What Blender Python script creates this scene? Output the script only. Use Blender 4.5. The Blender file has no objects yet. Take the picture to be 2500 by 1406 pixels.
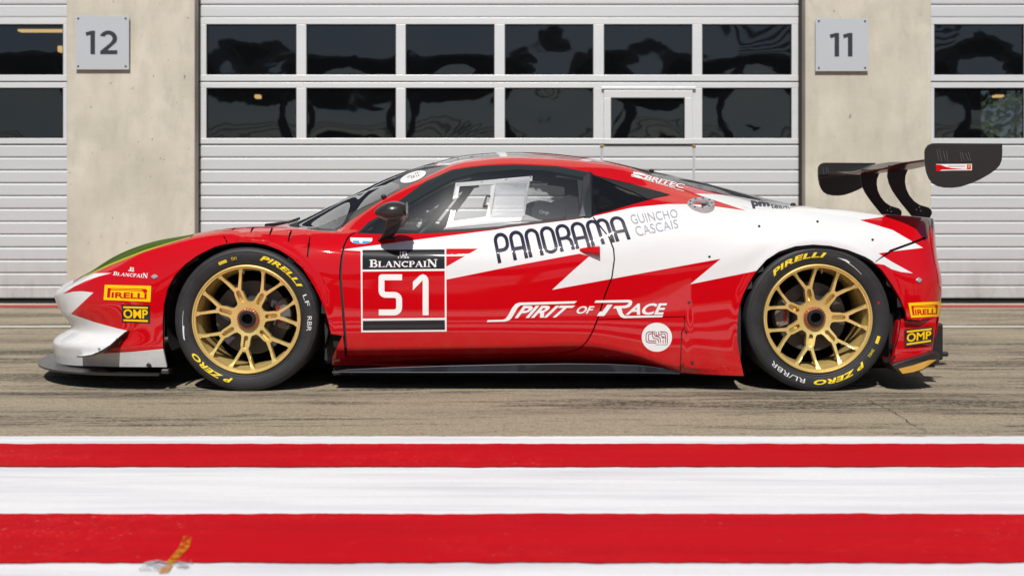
import bpy, bmesh, math, random
import numpy as np
from mathutils import Vector, Matrix
from mathutils.geometry import delaunay_2d_cdt

R = math.radians
rnd = random.Random(7)
sc = bpy.context.scene
col = sc.collection

# ------------------------------------------------------------------ camera
F = 2709.0            # focal length in photo pixels (photo is 2500 wide)
CY, CZ = -6.2, 0.811  # camera stands here, looking along +Y, level
HZ = 533.0            # horizon row in the photo
cam_d = bpy.data.cameras.new('camera')
cam = bpy.data.objects.new('camera', cam_d)
col.objects.link(cam)
cam.location = (0, CY, CZ)
cam.rotation_euler = (R(90), 0, 0)
cam_d.sensor_width = 36.0
cam_d.lens = 36.0 * F / 2500.0
cam_d.shift_y = (HZ - 703.0) / 2500.0
cam_d.clip_start = 0.05
cam_d.clip_end = 500
cam_d.dof.use_dof = True
cam_d.dof.focus_distance = 5.25
cam_d.dof.aperture_fstop = 3.2
sc.camera = cam

# ------------------------------------------------------------------ light
SUN_EL, SUN_AZ = R(50), R(-6)   # azimuth: 0 = straight behind the camera, minus = from the left
w = bpy.data.worlds.new('World')
sc.world = w
w.use_nodes = True
nt = w.node_tree
sky = nt.nodes.new('ShaderNodeTexSky')
sky.sky_type = 'NISHITA'
sky.sun_disc = False
sky.sun_elevation = SUN_EL
sky.sun_rotation = R(180) - SUN_AZ * -1
sky.altitude = 700
sky.dust_density = 1.6
bg = nt.nodes['Background']
nt.links.new(sky.outputs[0], bg.inputs[0])
bg.inputs[1].default_value = 0.05
sun_d = bpy.data.lights.new('sun', 'SUN')
sun_d.energy = 4.9
sun_d.angle = R(0.5)
sun_d.color = (1.0, 0.965, 0.91)
sun = bpy.data.objects.new('sun', sun_d)
col.objects.link(sun)
sd = Vector((math.sin(SUN_AZ) * math.cos(SUN_EL), -math.cos(SUN_AZ) * math.cos(SUN_EL), math.sin(SUN_EL)))
sun.rotation_euler = sd.to_track_quat('Z', 'Y').to_euler()
sun.location = (0, -8, 12)
sc.view_settings.view_transform = 'Standard'
sc.view_settings.look = 'None'
sc.view_settings.exposure = -0.08
sc.view_settings.gamma = 1.0
sc.cycles.max_bounces = 10
sc.cycles.transparent_max_bounces = 16
sc.cycles.caustics_reflective = False
sc.cycles.caustics_refractive = False

def P(px, py, y):
    """photo pixel at world depth y -> world point"""
    d = y - CY
    return np.array([(px - 1250.0) / F * d, y, CZ - (py - HZ) / F * d])

# ------------------------------------------------------------------ materials
def mat(name, color=(.5, .5, .5), rough=.5, metal=0., coat=0., coat_r=.03, spec=.5, **kw):
    m = bpy.data.materials.new(name)
    m.use_nodes = True
    b = m.node_tree.nodes['Principled BSDF']
    b.inputs['Base Color'].default_value = (*color, 1)
    b.inputs['Roughness'].default_value = rough
    b.inputs['Metallic'].default_value = metal
    b.inputs['Coat Weight'].default_value = coat
    b.inputs['Coat Roughness'].default_value = coat_r
    b.inputs['Specular IOR Level'].default_value = spec
    for k, v in kw.items():
        b.inputs[k.replace('_', ' ')].default_value = v
    return m

class NT:
    """small node helper on a material"""
    def __init__(s, m):
        s.m = m; s.t = m.node_tree; s.b = s.t.nodes.get('Principled BSDF')
    def n(s, typ, **kw):
        x = s.t.nodes.new('ShaderNode' + typ)
        for k, v in kw.items(): setattr(x, k, v)
        return x
    def l(s, a, b): s.t.links.new(a, b)
    def coord(s, scale=(1, 1, 1), loc=(0, 0, 0), rot=(0, 0, 0)):
        tc = s.n('TexCoord'); mp = s.n('Mapping')
        mp.inputs['Scale'].default_value = scale; mp.inputs['Location'].default_value = loc
        mp.inputs['Rotation'].default_value = rot
        s.l(tc.outputs['Object'], mp.inputs['Vector']); return mp.outputs[0]
    def noise(s, vec, scale=1, detail=4, rough=.55, dist=0.):
        x = s.n('TexNoise'); x.inputs['Scale'].default_value = scale
        x.inputs['Detail'].default_value = detail; x.inputs['Roughness'].default_value = rough
        x.inputs['Distortion'].default_value = dist
        s.l(vec, x.inputs['Vector']); return x.outputs['Fac']
    def ramp(s, fac, stops):
        x = s.n('ValToRGB'); e = x.color_ramp.elements
        while len(e) < len(stops): e.new(.5)
        for q, (p, c) in zip(e, stops):
            q.position = p; q.color = (c, c, c, 1) if isinstance(c, (int, float)) else (*c, 1)
        s.l(fac, x.inputs[0]); return x.outputs[0]
    def mix(s, fac, a, b, mode='MIX'):
        x = s.n('Mix'); x.data_type = 'RGBA'; x.blend_type = mode
        for v, i in ((fac, 0), (a, 6), (b, 7)):
            if hasattr(v, 'links'): s.l(v, x.inputs[i])
            elif i == 0: x.inputs[0].default_value = v
            else: x.inputs[i].default_value = (*v, 1)
        return x.outputs[2]
    def math(s, op, a, b=0., c=0.):
        x = s.n('Math'); x.operation = op
        for v, i in ((a, 0), (b, 1), (c, 2)):
            if hasattr(v, 'links'): s.l(v, x.inputs[i])
            else: x.inputs[i].default_value = v
        return x.outputs[0]
    def bump(s, h, strength=.2, dist=.01, to=None):
        x = s.n('Bump'); x.inputs['Strength'].default_value = strength; x.inputs['Distance'].default_value = dist
        s.l(h, x.inputs['Height'])
        s.l(x.outputs[0], (to or s.b).inputs['Normal']); return x

M = {}
def paint(name, c, dirt=.0):
    m = mat(name, c, rough=.5, coat=1., coat_r=.035, spec=.02, Coat_IOR=1.58)
    t = NT(m)
    v = t.coord()
    n1 = t.noise(v, 3.0, 3)
    colr = t.mix(n1, tuple(x * .96 for x in c), tuple(min(1, x * 1.03) for x in c))
    # road dust specks low on the body
    z = t.n('SeparateXYZ'); t.l(v, z.inputs[0])
    low = t.ramp(z.outputs[2], [(.0, 1.0), (.30, 0.0)])
    sp = t.ramp(t.noise(v, 95, 2, .6), [(.60, 0.), (.70, 1.)])
    big = t.ramp(t.noise(v, 9, 4), [(.5, 0.), (.72, 1.)])
    f = t.math('MULTIPLY', t.math('ADD', t.math('MULTIPLY', sp, .35), t.math('MULTIPLY', big, .35)), low)
    t.l(t.mix(f, colr, (.16, .12, .09)), m.node_tree.nodes['Principled BSDF'].inputs['Base Color'])
    wob = t.noise(v, 2.6, 2)
    t.bump(wob, .05, .02, None)
    return m
M['red'] = paint('racing_red_paint', (.49, .0012, .005))
M['white'] = paint('white_paint', (.67, .68, .685))
M['black'] = mat('black_vinyl', (.016, .017, .02), .3, coat=.6, spec=.04)
M['gap'] = mat('dark_gap', (.004, .004, .004), .9)
M['liner'] = mat('inner_lining', (.012, .012, .013), .7)
M['cabin'] = mat('cabin_dark', (.018, .019, .024), .6)
M['carbon'] = mat('carbon_fibre', (.018, .017, .016), .35, coat=.7, coat_r=.12)
t = NT(M['carbon'])
v = t.coord((1, 1, 1), rot=(0, R(45), 0))
ck = t.n('TexChecker'); ck.inputs['Scale'].default_value = 260; t.l(v, ck.inputs['Vector'])
ck.inputs['Color1'].default_value = (.008, .008, .008, 1); ck.inputs['Color2'].default_value = (.026, .023, .021, 1)
t.l(ck.outputs[0], t.b.inputs['Base Color'])
M['carbon_plain'] = mat('satin_carbon', (.022, .020, .019), .36, coat=.35, coat_r=.2)
M['mattblack'] = mat('matt_black', (.008, .008, .009), .55)
M['rubber'] = mat('tyre_rubber', (.020, .020, .022), .62)
t = NT(M['rubber']); v = t.coord()
n_ = t.noise(v, 14, 5)
t.l(t.ramp(n_, [(.3, (.010, .010, .012)), (.75, (.024, .024, .026))]), t.b.inputs['Base Color'])
t.bump(t.noise(v, 160, 3), .12, .002)
M['gold'] = mat('gold_wheel_lacquer', (.90, .66, .24), .33, metal=.62, coat=.2, coat_r=.12)
M['steel'] = mat('steel', (.55, .55, .56), .28, metal=1.)
M['darksteel'] = mat('dark_steel', (.10, .10, .11), .4, metal=.8)
M['disc'] = mat('brake_disc_iron', (.075, .075, .08), .5, metal=.5)
M['caliper'] = mat('caliper_grey', (.17, .165, .16), .45, metal=.4)
M['anod'] = mat('red_anodised', (.42, .17, .12), .32, metal=.9)
M['yellow'] = mat('yellow_print', (.83, .50, .006), .4, spec=.04)
M['tyreyellow'] = mat('yellow_tyre_print', (.84, .62, .015), .55)
M['chalk'] = mat('white_marker', (.66, .67, .68), .7)
M['whitep'] = mat('white_print', (.72, .72, .72), .35, coat=.3, spec=.04)
M['redp'] = mat('red_print', (.50, .006, .008), .35, coat=.3, spec=.04)
M['navy'] = mat('navy_print', (.020, .020, .040), .32, coat=.04, spec=.04)
M['greyp'] = mat('grey_print', (.30, .31, .36), .35, coat=.04, spec=.04)
M['bluep'] = mat('blue_print', (.03, .30, .72), .35, coat=.6)
M['winep'] = mat('wine_print', (.23, .006, .035), .4, spec=.04)
M['goldp'] = mat('amber_reflector', (.56, .30, .05), .35, coat=.5)
M['chrome'] = mat('satin_alloy', (.55, .57, .58), .3, metal=.6)
M['teal'] = mat('window_rubber', (.020, .026, .028), .35, coat=.5, coat_r=.08, spec=.2)
M['skirt'] = mat('black_gloss_skirt', (.012, .013, .016), .22, coat=1.)

def glassmat(name, tint=(.8, .82, .82), trans=.75, refl=.9, rough=.02, bump=0.0, scale=3., base=(.02, .02, .022), haze=0.):
    """see-through sheet: tinted transparency, a little surface colour, and a fresnel reflection"""
    m = bpy.data.materials.new(name); m.use_nodes = True
    t = NT(m); n = t.t.nodes
    n.remove(n['Principled BSDF'])
    out = n['Material Output']
    tr = t.n('BsdfTransparent'); tr.inputs[0].default_value = (*tint, 1)
    df = t.n('BsdfDiffuse'); df.inputs[0].default_value = (*base, 1)
    gl = t.n('BsdfGlossy'); gl.inputs[0].default_value = (1, 1, 1, 1); gl.inputs['Roughness'].default_value = rough
    fr = t.n('Fresnel'); fr.inputs[0].default_value = 1.5
    m1 = t.n('MixShader'); m1.inputs[0].default_value = 1 - trans
    t.l(tr.outputs[0], m1.inputs[1]); t.l(df.outputs[0], m1.inputs[2])
    m2 = t.n('MixShader')
    t.l(t.math('MULTIPLY', fr.outputs[0], refl), m2.inputs[0])
    t.l(m1.outputs[0], m2.inputs[1]); t.l(gl.outputs[0], m2.inputs[2])
    last = m2
    if haze:      # fine wiping scratches scatter the sun
        g2 = t.n('BsdfGlossy'); g2.inputs[0].default_value = (1, 1, 1, 1); g2.inputs['Roughness'].default_value = .26
        last = t.n('MixShader'); last.inputs[0].default_value = haze
        t.l(m2.outputs[0], last.inputs[1]); t.l(g2.outputs[0], last.inputs[2])
    t.l(last.outputs[0], out.inputs[0])
    if bump:
        v = t.coord()
        h = t.noise(v, scale, 2, .45, .6)
        b = t.n('Bump'); b.inputs['Strength'].default_value = 1.; b.inputs['Distance'].default_value = bump
        t.l(h, b.inputs['Height'])
        t.l(b.outputs[0], gl.inputs['Normal']); t.l(b.outputs[0], fr.inputs['Normal'])
    return m
M['glass'] = glassmat('polycarbonate', (.97, .98, .985), .965, .9, .02, .003, 6., (.30, .33, .36), .042)
M['screen'] = glassmat('windscreen_glass', (.62, .64, .63), .86, 1.4, .02, 0, 1, (.10, .10, .10))
M['quarter'] = glassmat('tinted_quarter_glass', (.30, .33, .35), .8, .9, .05, .002, 5., (.03, .033, .035))
M['clearframe'] = glassmat('clear_frame_sheet', (.80, .81, .82), .40, 1.0, .12, 0, 1, (.62, .63, .65), .2)
M['clearpane'] = glassmat('clear_sliding_sheet', (.93, .94, .95), .82, 1.0, .05, 0, 1, (.70, .71, .73), .11)
M['headlamp'] = mat('headlamp_cover', (.040, .085, .0), .3, coat=.25, coat_r=.04, spec=.0)
M['lampedge'] = mat('headlamp_edge', (.34, .36, .005), .4)
M['taillamp'] = mat('tail_lamp_lens', (.055, .0012, .004), .1, coat=1., coat_r=.02)
M['taildark'] = mat('tail_lamp_dark', (.03, .002, .006), .1, coat=1., coat_r=.02)
M['pane'] = glassmat('garage_pane', (.26, .28, .30), .92, 2.3, .02, .0015, 2.2, (.035, .04, .05))

# ------------------------------------------------------------------ mesh helpers
class MB:
    def __init__(s): s.v = []; s.f = []; s.m = []; s.mi = 0; s.sm = []
    def add(s, verts, faces, smooth=False):
        o = len(s.v); s.v += [tuple(map(float, p)) for p in verts]
        for f in faces:
            s.f.append(tuple(i + o for i in f)); s.m.append(s.mi); s.sm.append(smooth)
        return s
    def box(s, a, b, bev=0.):
        x0, y0, z0 = a; x1, y1, z1 = b
        vs = [(x0,y0,z0),(x1,y0,z0),(x1,y1,z0),(x0,y1,z0),(x0,y0,z1),(x1,y0,z1),(x1,y1,z1),(x0,y1,z1)]
        return s.add(vs, [(0,3,2,1),(4,5,6,7),(0,1,5,4),(1,2,6,5),(2,3,7,6),(3,0,4,7)])
    def prism(s, poly, fa, fb, smooth=False):
        """poly: 2D points; fa/fb map a 2D point to the two 3D caps"""
        n = len(poly)
        A = [fa(p) for p in poly]; B = [fb(p) for p in poly]
        tri = tri_poly(poly)
        s.add(A, tri); s.add(B, [t_[::-1] for t_ in tri])
        s.add(A + B, [(i, i + n, (i + 1) % n + n, (i + 1) % n) for i in range(n)], smooth)
        return s
    def tube(s, pts, r, n=10, caps=True):
        pts = [Vector(p) for p in pts]; rr = r if hasattr(r, '__len__') else [r] * len(pts)
        rings = []; up = None
        for i, p in enumerate(pts):
            d = (pts[min(i + 1, len(pts) - 1)] - pts[max(i - 1, 0)]).normalized()
            if up is None:
                up = Vector((0, 0, 1)) if abs(d.z) < .9 else Vector((1, 0, 0))
            a = d.cross(up).normalized(); b = d.cross(a).normalized(); up = -b if False else up
            rings.append([p + (a * math.cos(2*math.pi*k/n) + b * math.sin(2*math.pi*k/n)) * rr[i] for k in range(n)])
        vs = [q for g in rings for q in g]
        fs = [(i*n+k, i*n+(k+1) % n, (i+1)*n+(k+1) % n, (i+1)*n+k) for i in range(len(pts)-1) for k in range(n)]
        s.add(vs, fs, True)
        if caps:
            s.add(rings[0], [tuple(range(n))]); s.add(rings[-1], [tuple(range(n))[::-1]])
        return s
    def lathe(s, prof, c, n=64, axis='y', closed=False, mod=None):
        """prof: (radius, along-axis); axis y, centre c"""
        vs = []; m = len(prof)
        for k in range(n):
            a = 2*math.pi*k/n
            for j, (r_, h) in enumerate(prof):
                q = r_ * (mod(a, j) if mod else 1)
                vs.append((c[0] + q*math.cos(a), c[1] + h, c[2] + q*math.sin(a)))
        fs = []
        for k in range(n):
            for j in range(m - (0 if closed else 1)):
                a0 = k*m + j; a1 = k*m + (j+1) % m; b0 = ((k+1) % n)*m + j; b1 = ((k+1) % n)*m + (j+1) % m
                fs.append((a0, b0, b1, a1))
        return s.add(vs, fs, True)
    def ellipsoid(s, c, r, nu=24, nv=14, fn=None):
        vs = []; 
        for j in range(nv + 1):
            th = math.pi * j / nv
            for k in range(nu):
                a = 2*math.pi*k/nu
                p = (math.sin(th)*math.cos(a), math.sin(th)*math.sin(a), math.cos(th))
                if fn: p = fn(p)
                vs.append((c[0]+p[0]*r[0], c[1]+p[1]*r[1], c[2]+p[2]*r[2]))
        fs = [(j*nu+k, (j+1)*nu+k, (j+1)*nu+(k+1) % nu, j*nu+(k+1) % nu) for j in range(nv) for k in range(nu)]
        return s.add(vs, fs, True)
    def disc(s, c, r, y, n=32, r0=0):
        if r0:
            vs = [(c[0]+q*math.cos(2*math.pi*k/n), y, c[2]+q*math.sin(2*math.pi*k/n)) for q in (r0, r) for k in range(n)]
            return s.add(vs, [(k, (k+1) % n, n+(k+1) % n, n+k) for k in range(n)])
        return s.add([(c[0]+r*math.cos(2*math.pi*k/n), y, c[2]+r*math.sin(2*math.pi*k/n)) for k in range(n)], [tuple(range(n))])

def tri_poly(poly):
    from mathutils.geometry import tessellate_polygon
    return [tuple(t_) for t_ in tessellate_polygon([[Vector((p[0], p[1], 0)) for p in poly]])]

def obj(name, mb, mats, parent=None, bevel=0., recalc=True, seg=2, angle=40, autosmooth=True):
    me = bpy.data.meshes.new(name)
    me.from_pydata(mb.v, [], mb.f)
    for m in (mats if isinstance(mats, (list, tuple)) else [mats]): me.materials.append(M[m] if isinstance(m, str) else m)
    me.polygons.foreach_set('material_index', mb.m)
    me.polygons.foreach_set('use_smooth', mb.sm)
    if recalc:
        b = bmesh.new(); b.from_mesh(me)
        bmesh.ops.remove_doubles(b, verts=b.verts, dist=1e-5)
        bmesh.ops.recalc_face_normals(b, faces=b.faces)
        b.to_mesh(me); b.free()
    me.update()
    o = bpy.data.objects.new(name, me); col.objects.link(o)
    if parent: o.parent = parent
    if bevel:
        md = o.modifiers.new('bevel', 'BEVEL'); md.width = bevel; md.segments = seg; md.limit_method = 'ANGLE'; md.angle_limit = R(angle)
        md.harden_normals = False
    if any(mb.sm): me.set_sharp_from_angle(angle=R(38))
    return o
def empty(name, parent=None, loc=(0, 0, 0)):
    o = bpy.data.objects.new(name, None); col.objects.link(o); o.location = loc; o.empty_display_size = .1
    if parent: o.parent = parent
    return o
def tag(o, label=None, cat=None, group=None, kind=None):
    for k, v_ in (('label', label), ('category', cat), ('group', group), ('kind', kind)):
        if v_: o[k] = v_
    return o

# ------------------------------------------------------------------ setting
Z_ = lambda py, d: CZ - (py - HZ) / F * d
WD = 10.61                       # depth of the garage doors, from the camera
WY = CY + WD
wx = lambda px: (px - 1250.0) / F * WD
wz = lambda py: CZ - (py - HZ) / F * WD
gy = lambda py, z=0.: F * (CZ - z) / (py - HZ) + CY     # ground point seen on this photo row

def asphalt():
    m = mat('pit_lane_asphalt', (.25, .21, .16), .85, spec=.3)
    t = NT(m); v = t.coord()
    grain = t.noise(v, 85, 5, .85)
    mid = t.noise(v, 22, 4, .6)
    base = t.ramp(grain, [(.33, (.11, .086, .060)), (.47, (.285, .240, .174)), (.56, (.35, .298, .216)), (.68, (.62, .54, .41))])
    base = t.mix(t.ramp(mid, [(.3, 0.), (.7, .30)]), base, (.36, .305, .22))
    spk = t.noise(v, 26, 8, .92)
    base = t.mix(t.ramp(spk, [(.33, .95), (.47, 0.)]), base, (.075, .060, .045))
    base = t.mix(t.ramp(spk, [(.55, 0.), (.68, .9)]), base, (.52, .45, .345))
    # rubber laid down along the lane: long streaks gathered in bands, broken up by the stones
    sv = t.coord((.7, 7.0, 1))
    st = t.noise(sv, 2.2, 10, .78, .4)
    bv = t.coord((.10, 1.5, 1), (3.1, .4, 0))
    band = t.ramp(t.noise(bv, 1.5, 2, .5), [(.38, .0), (.62, 1.)])
    stones = t.ramp(t.noise(t.coord((1, 1.3, 1)), 34, 6, .85), [(.44, .0), (.54, 1.)])
    f = t.ramp(t.math('ADD', st, t.math('MULTIPLY', band, .16)), [(.555, 0.), (.665, .95)])
    f = t.math('MULTIPLY', f, t.math('ADD', t.math('MULTIPLY', stones, .75), .25))
    base = t.mix(f, base, (.022, .020, .018))
    sep = t.n('SeparateXYZ'); t.l(v, sep.inputs[0])
    wig = t.math('MULTIPLY', t.math('SUBTRACT', t.noise(t.coord((.25, 0, 0)), 1.5, 2), .5), .35)
    for yc, wd, am in ((-1.12, .13, 1.), (.62, .20, .8), (1.2, .25, .85), (-.55, .12, .6), (2.1, .14, .85), (-1.55, .10, .55)):
        dy = t.math('ABSOLUTE', t.math('SUBTRACT', t.math('ADD', sep.outputs[1], wig), yc))
        k = t.ramp(t.math('DIVIDE', dy, wd), [(.25, am), (1., 0.)])
        br = t.ramp(t.noise(t.coord((.5, 2.6, 1), (yc*7, 0, 0)), 9, 9, .85), [(.40, .0), (.55, 1.)])
        along = t.ramp(t.noise(t.coord((.35, .1, 1), (yc*3, 0, 0)), 1.6, 2), [(.38, .1), (.62, 1.)])
        base = t.mix(t.math('MULTIPLY', t.math('MULTIPLY', k, br), along), base, (.024, .022, .020))
    t.l(base, t.b.inputs['Base Color'])
    t.bump(grain, .5, .004)
    return m
def marking(name, c, stain, amt=.6, wear=False):
    m = mat(name, c, .7, spec=.08)
    t = NT(m); v = t.coord()
    g = t.noise(v, 60, 4, .7)
    sv = t.coord((.35, 5, 1))
    s = t.ramp(t.noise(sv, 2.4, 6, .6, .4), [(.42, 0.), (.78, amt)])
    c2 = t.mix(t.ramp(g, [(.35, .16), (.6, 0.)]), c, tuple(x * .7 for x in c))
    c3 = t.mix(s, c2, stain)
    sp = t.ramp(t.noise(v, 38, 3, .55), [(.70, 0.), (.76, .5)])
    c4 = t.mix(sp, c3, tuple(min(.8, x * 1.1 + .10) for x in c))
    if wear:      # stones showing through thin paint, in drifts, their glints painted as pale flecks
        dr = t.ramp(t.noise(t.coord((.5, 1.2, 1)), 2.2, 3), [(.46, 0.), (.66, 1.)])
        gl = t.ramp(t.noise(v, 75, 3, .6), [(.63, 0.), (.70, .55)])
        bl = t.ramp(t.noise(v, 16, 4, .7), [(.45, 0.), (.70, .5)])
        c4 = t.mix(t.math('MULTIPLY', bl, dr), c4, (.62, .016, .018))
        c4 = t.mix(t.math('MULTIPLY', gl, dr), c4, (.70, .17, .14))
    t.l(c4, t.b.inputs['Base Color'])
    t.bump(g, .25, .003)
    return m
M['asphalt'] = asphalt()
M['mwhite'] = marking('white_road_paint', (.74, .74, .76), (.52, .52, .57), .95)
M['mred'] = marking('red_road_paint', (.49, .001, .008), (.34, .001, .008), .75, True)
M['mdullwhite'] = marking('worn_white_paint', (.52, .50, .46), (.3, .27, .22), .8)
M['mdullred'] = marking('faded_red_paint', (.45, .06, .05), (.3, .1, .08))

g = MB(); g.add([(-150, -60, 0), (150, -60, 0), (150, 60, 0), (-150, 60, 0)], [(0, 1, 2, 3)])
tag(obj('pit_lane_ground', g, 'asphalt', recalc=False), 'tan rubber-streaked asphalt of the pit lane', kind='structure')

def stripe(name, y0, y1, m, z, label, rag=.006, x0=-12, x1=12, n=1600):
    """painted band across the lane, edges slightly ragged as brushed paint is"""
    b = MB(); vs = []; a0 = a1 = 0
    for i in range(n + 1):
        x = x0 + (x1 - x0) * i / n
        a0 = .72 * a0 + rnd.uniform(-1, 1) * rag * .5; a1 = .72 * a1 + rnd.uniform(-1, 1) * rag * .5
        vs += [(x, y0 + a0, z), (x, y1 + a1, z)]
    b.add(vs, [(2*i, 2*i+2, 2*i+3, 2*i+1) for i in range(n)])
    return tag(obj(name, b, m, recalc=False), label, kind='structure')
stripe('white_road_marking', -14, gy(1064.5, .004), 'mwhite', .004, 'broad white painted band in front of the car')
stripe('red_road_marking', gy(1138, .008), gy(1082.5, .008), 'mred', .008, 'narrow red painted stripe nearer the car')
stripe('red_road_marking', gy(1371.5, .008), gy(1253, .008), 'mred', .008, 'broad red painted stripe nearest the camera')
stripe('red_road_marking', -5.9, -4.1, 'mred', .008, 'red painted stripe under the camera')
stripe('white_road_marking', gy(801), gy(796), 'mdullwhite', .004, 'thin white line behind the car')
stripe('red_road_marking', gy(750.5), gy(745), 'mdullred', .004, 'thin red line at the foot of the garages')
stripe('white_road_marking', gy(745), gy(742), 'mdullwhite', .004, 'pale line at the foot of the garages')

# scuff of yellow and grey paint on the near white band
b = MB()
def gpoly(pts, z, mi):
    b.mi = mi
    q = [(( px - 1250.0) / F * (F * CZ / (py - HZ)), gy(py)) for px, py in pts]
    b.add([(x, y, z) for x, y in q], tri_poly(q))
gpoly([(448,1317),(470,1316),(462,1342),(440,1368),(418,1392),(410,1406),(385,1406),(412,1374),(436,1346)], .0092, 0)
gpoly([(334,1390),(360,1378),(392,1375),(418,1384),(410,1392),(380,1400),(340,1400)], .0098, 1)
gpoly([(424,1380),(452,1373),(470,1378),(466,1390),(446,1400),(430,1392)], .0098, 1)
def ragged(m, th):
    t = NT(m); o = t.t.nodes['Material Output']; mx = t.n('MixShader'); tr = t.n('BsdfTransparent')
    k = t.ramp(t.noise(t.coord(), 34, 7, .85), [(th, 0.), (th + .10, .85)])
    t.l(k, mx.inputs[0]); t.l(tr.outputs[0], mx.inputs[1]); t.l(t.b.outputs[0], mx.inputs[2]); t.l(mx.outputs[0], o.inputs[0])
M['scuffy'] = marking('yellow_scuff', (.55, .26, .012), (.45, .12, .02), .8)
M['scuffg'] = marking('grey_scuff', (.42, .42, .46), (.25, .25, .28), .8)
ragged(M['scuffy'], .44); ragged(M['scuffg'], .485)
tag(obj('paint_scuff', b, ['scuffy', 'scuffg'], recalc=False), 'yellow and grey paint scuff on the white stripe nearest the camera', kind='structure')
# hairline cracks in the asphalt
M['crack'] = mat('crack_tar', (.055, .047, .038), .8)
b = MB()
def crack(pts, wd):
    q = [((px - 1250.0) / F * (F * CZ / (py - HZ)), gy(py)) for px, py in pts]
    pts2 = []
    for (x0, y0), (x1, y1) in zip(q, q[1:]):
        for k in range(6): pts2.append((x0 + (x1-x0)*k/6 + rnd.uniform(-.008, .008), y0 + (y1-y0)*k/6 + rnd.uniform(-.006, .006)))
    pts2.append(q[-1])
    vs = []
    for i, (x, y) in enumerate(pts2):
        a = pts2[max(0, i-1)]; c = pts2[min(len(pts2)-1, i+1)]
        dx, dy = c[0]-a[0], c[1]-a[1]; L = math.hypot(dx, dy) or 1
        ww = wd * rnd.uniform(.4, 1.2)
        vs += [(x - dy/L*ww, y + dx/L*ww, .004), (x + dy/L*ww, y - dx/L*ww, .004)]
    b.add(vs, [(2*i, 2*i+1, 2*i+3, 2*i+2) for i in range(len(pts2)-1)])
crack([(2118, 975), (2150, 992), (2185, 1008), (2215, 1030), (2262, 1056)], .0019)
crack([(1770, 1014), (1880, 1008), (1990, 1006), (2090, 1003)], .0024)
tag(obj('asphalt_crack', b, 'crack', recalc=False), 'hairline cracks in the asphalt', kind='structure')

# ---- garage front: concrete pillars, sectional doors
def concrete():
    m = mat('cast_concrete', (.55, .52, .45), .8, spec=.25)
    t = NT(m); v = t.coord()
    a = t.noise(v, 1.6, 6, .6, .3); c = t.noise(t.coord((1, 1, .35)), 7, 5, .6)
    base = t.mix(t.ramp(a, [(.3, 0.), (.7, 1.)]), (.455, .425, .352), (.605, .568, .480))
    base = t.mix(t.ramp(c, [(.45, 0.), (.8, .6)]), base, (.37, .346, .285))
    smg = t.ramp(t.noise(t.coord((1, 1, .5), (2.3, 0, .7)), 2.3, 6, .7, .8), [(.56, 0.), (.72, .55)])
    base = t.mix(smg, base, (.33, .312, .27))
    fine = t.noise(v, 90, 3, .7)
    base = t.mix(t.ramp(fine, [(.58, 0.), (.75, .25)]), base, (.33, .31, .27))
    pits = t.ramp(t.noise(t.coord((1, 1, .6)), 30, 2, .5), [(.735, 0.), (.76, .8)])
    base = t.mix(pits, base, (.16, .15, .13))
    horiz = t.ramp(t.noise(t.coord((.3, 1, 6)), 11, 3, .6), [(.55, 0.), (.8, .22)])
    base = t.mix(horiz, base, (.62, .60, .54))
    t.l(base, t.b.inputs['Base Color']); t.bump(fine, .2, .002)
    return m
M['concrete'] = concrete()
def alu(name, c, r=.42):
    m = mat(name, c, r, metal=.35)
    t = NT(m); n_ = t.noise(t.coord((.25, 1, 26)), 9, 4, .6)
    cl = t.mix(n_, tuple(x*.91 for x in c), tuple(min(.9, x*1.06) for x in c))
    z = t.n('SeparateXYZ'); t.l(t.coord(), z.inputs[0])
    tone = t.ramp(t.noise(t.coord((.12, 0, 4.)), 2.1, 1), [(.3, 0.), (.7, .16)])
    cl = t.mix(tone, cl, tuple(x*.72 for x in c))
    grime = t.math('MULTIPLY', t.ramp(z.outputs[2], [(.0, .65), (.55, .0)]), t.ramp(t.noise(t.coord((1.4, 1, .5)), 2.5, 6, .7), [(.35, 0.), (.7, 1.)]))
    cl = t.mix(grime, cl, (.24, .21, .17))
    t.l(cl, t.b.inputs['Base Color'])
    t.bump(t.noise(t.coord((.8, 1, 1.5)), 2.2, 2), .10, .01)
    return m
M['slat'] = alu('silver_coated_slats', (.65, .675, .69))
M['frame'] = alu('silver_coated_frame', (.69, .715, .73), .45)
M['seal'] = mat('black_door_seal', (.012, .012, .013), .6)
PD = WY - .155      # pillar face stands proud of the doors
pxp = lambda px: (px - 1250.0) / F * (PD - CY)
PT = 4.6
def pillar(a, c, label):
    b = MB(); b.box((pxp(a), PD, -.02), (pxp(c), PD + .62, PT))
    return tag(obj('concrete_pillar', b, 'concrete', bevel=.012), label, 'pillar', 'concrete pillars between the garage doors')
pillar(162, 475.5, 'beige concrete pillar behind the nose of the car, carrying the 12 plate')
pillar(1966, 2274, 'beige concrete pillar behind the rear wing, carrying the 11 plate')
b = MB(); b.box((-14, PD - .003, PT), (14, PD + .62, PT + 3.2))
tag(obj('garage_wall', b, 'concrete'), 'concrete wall over the garage doors', 'wall')

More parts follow.
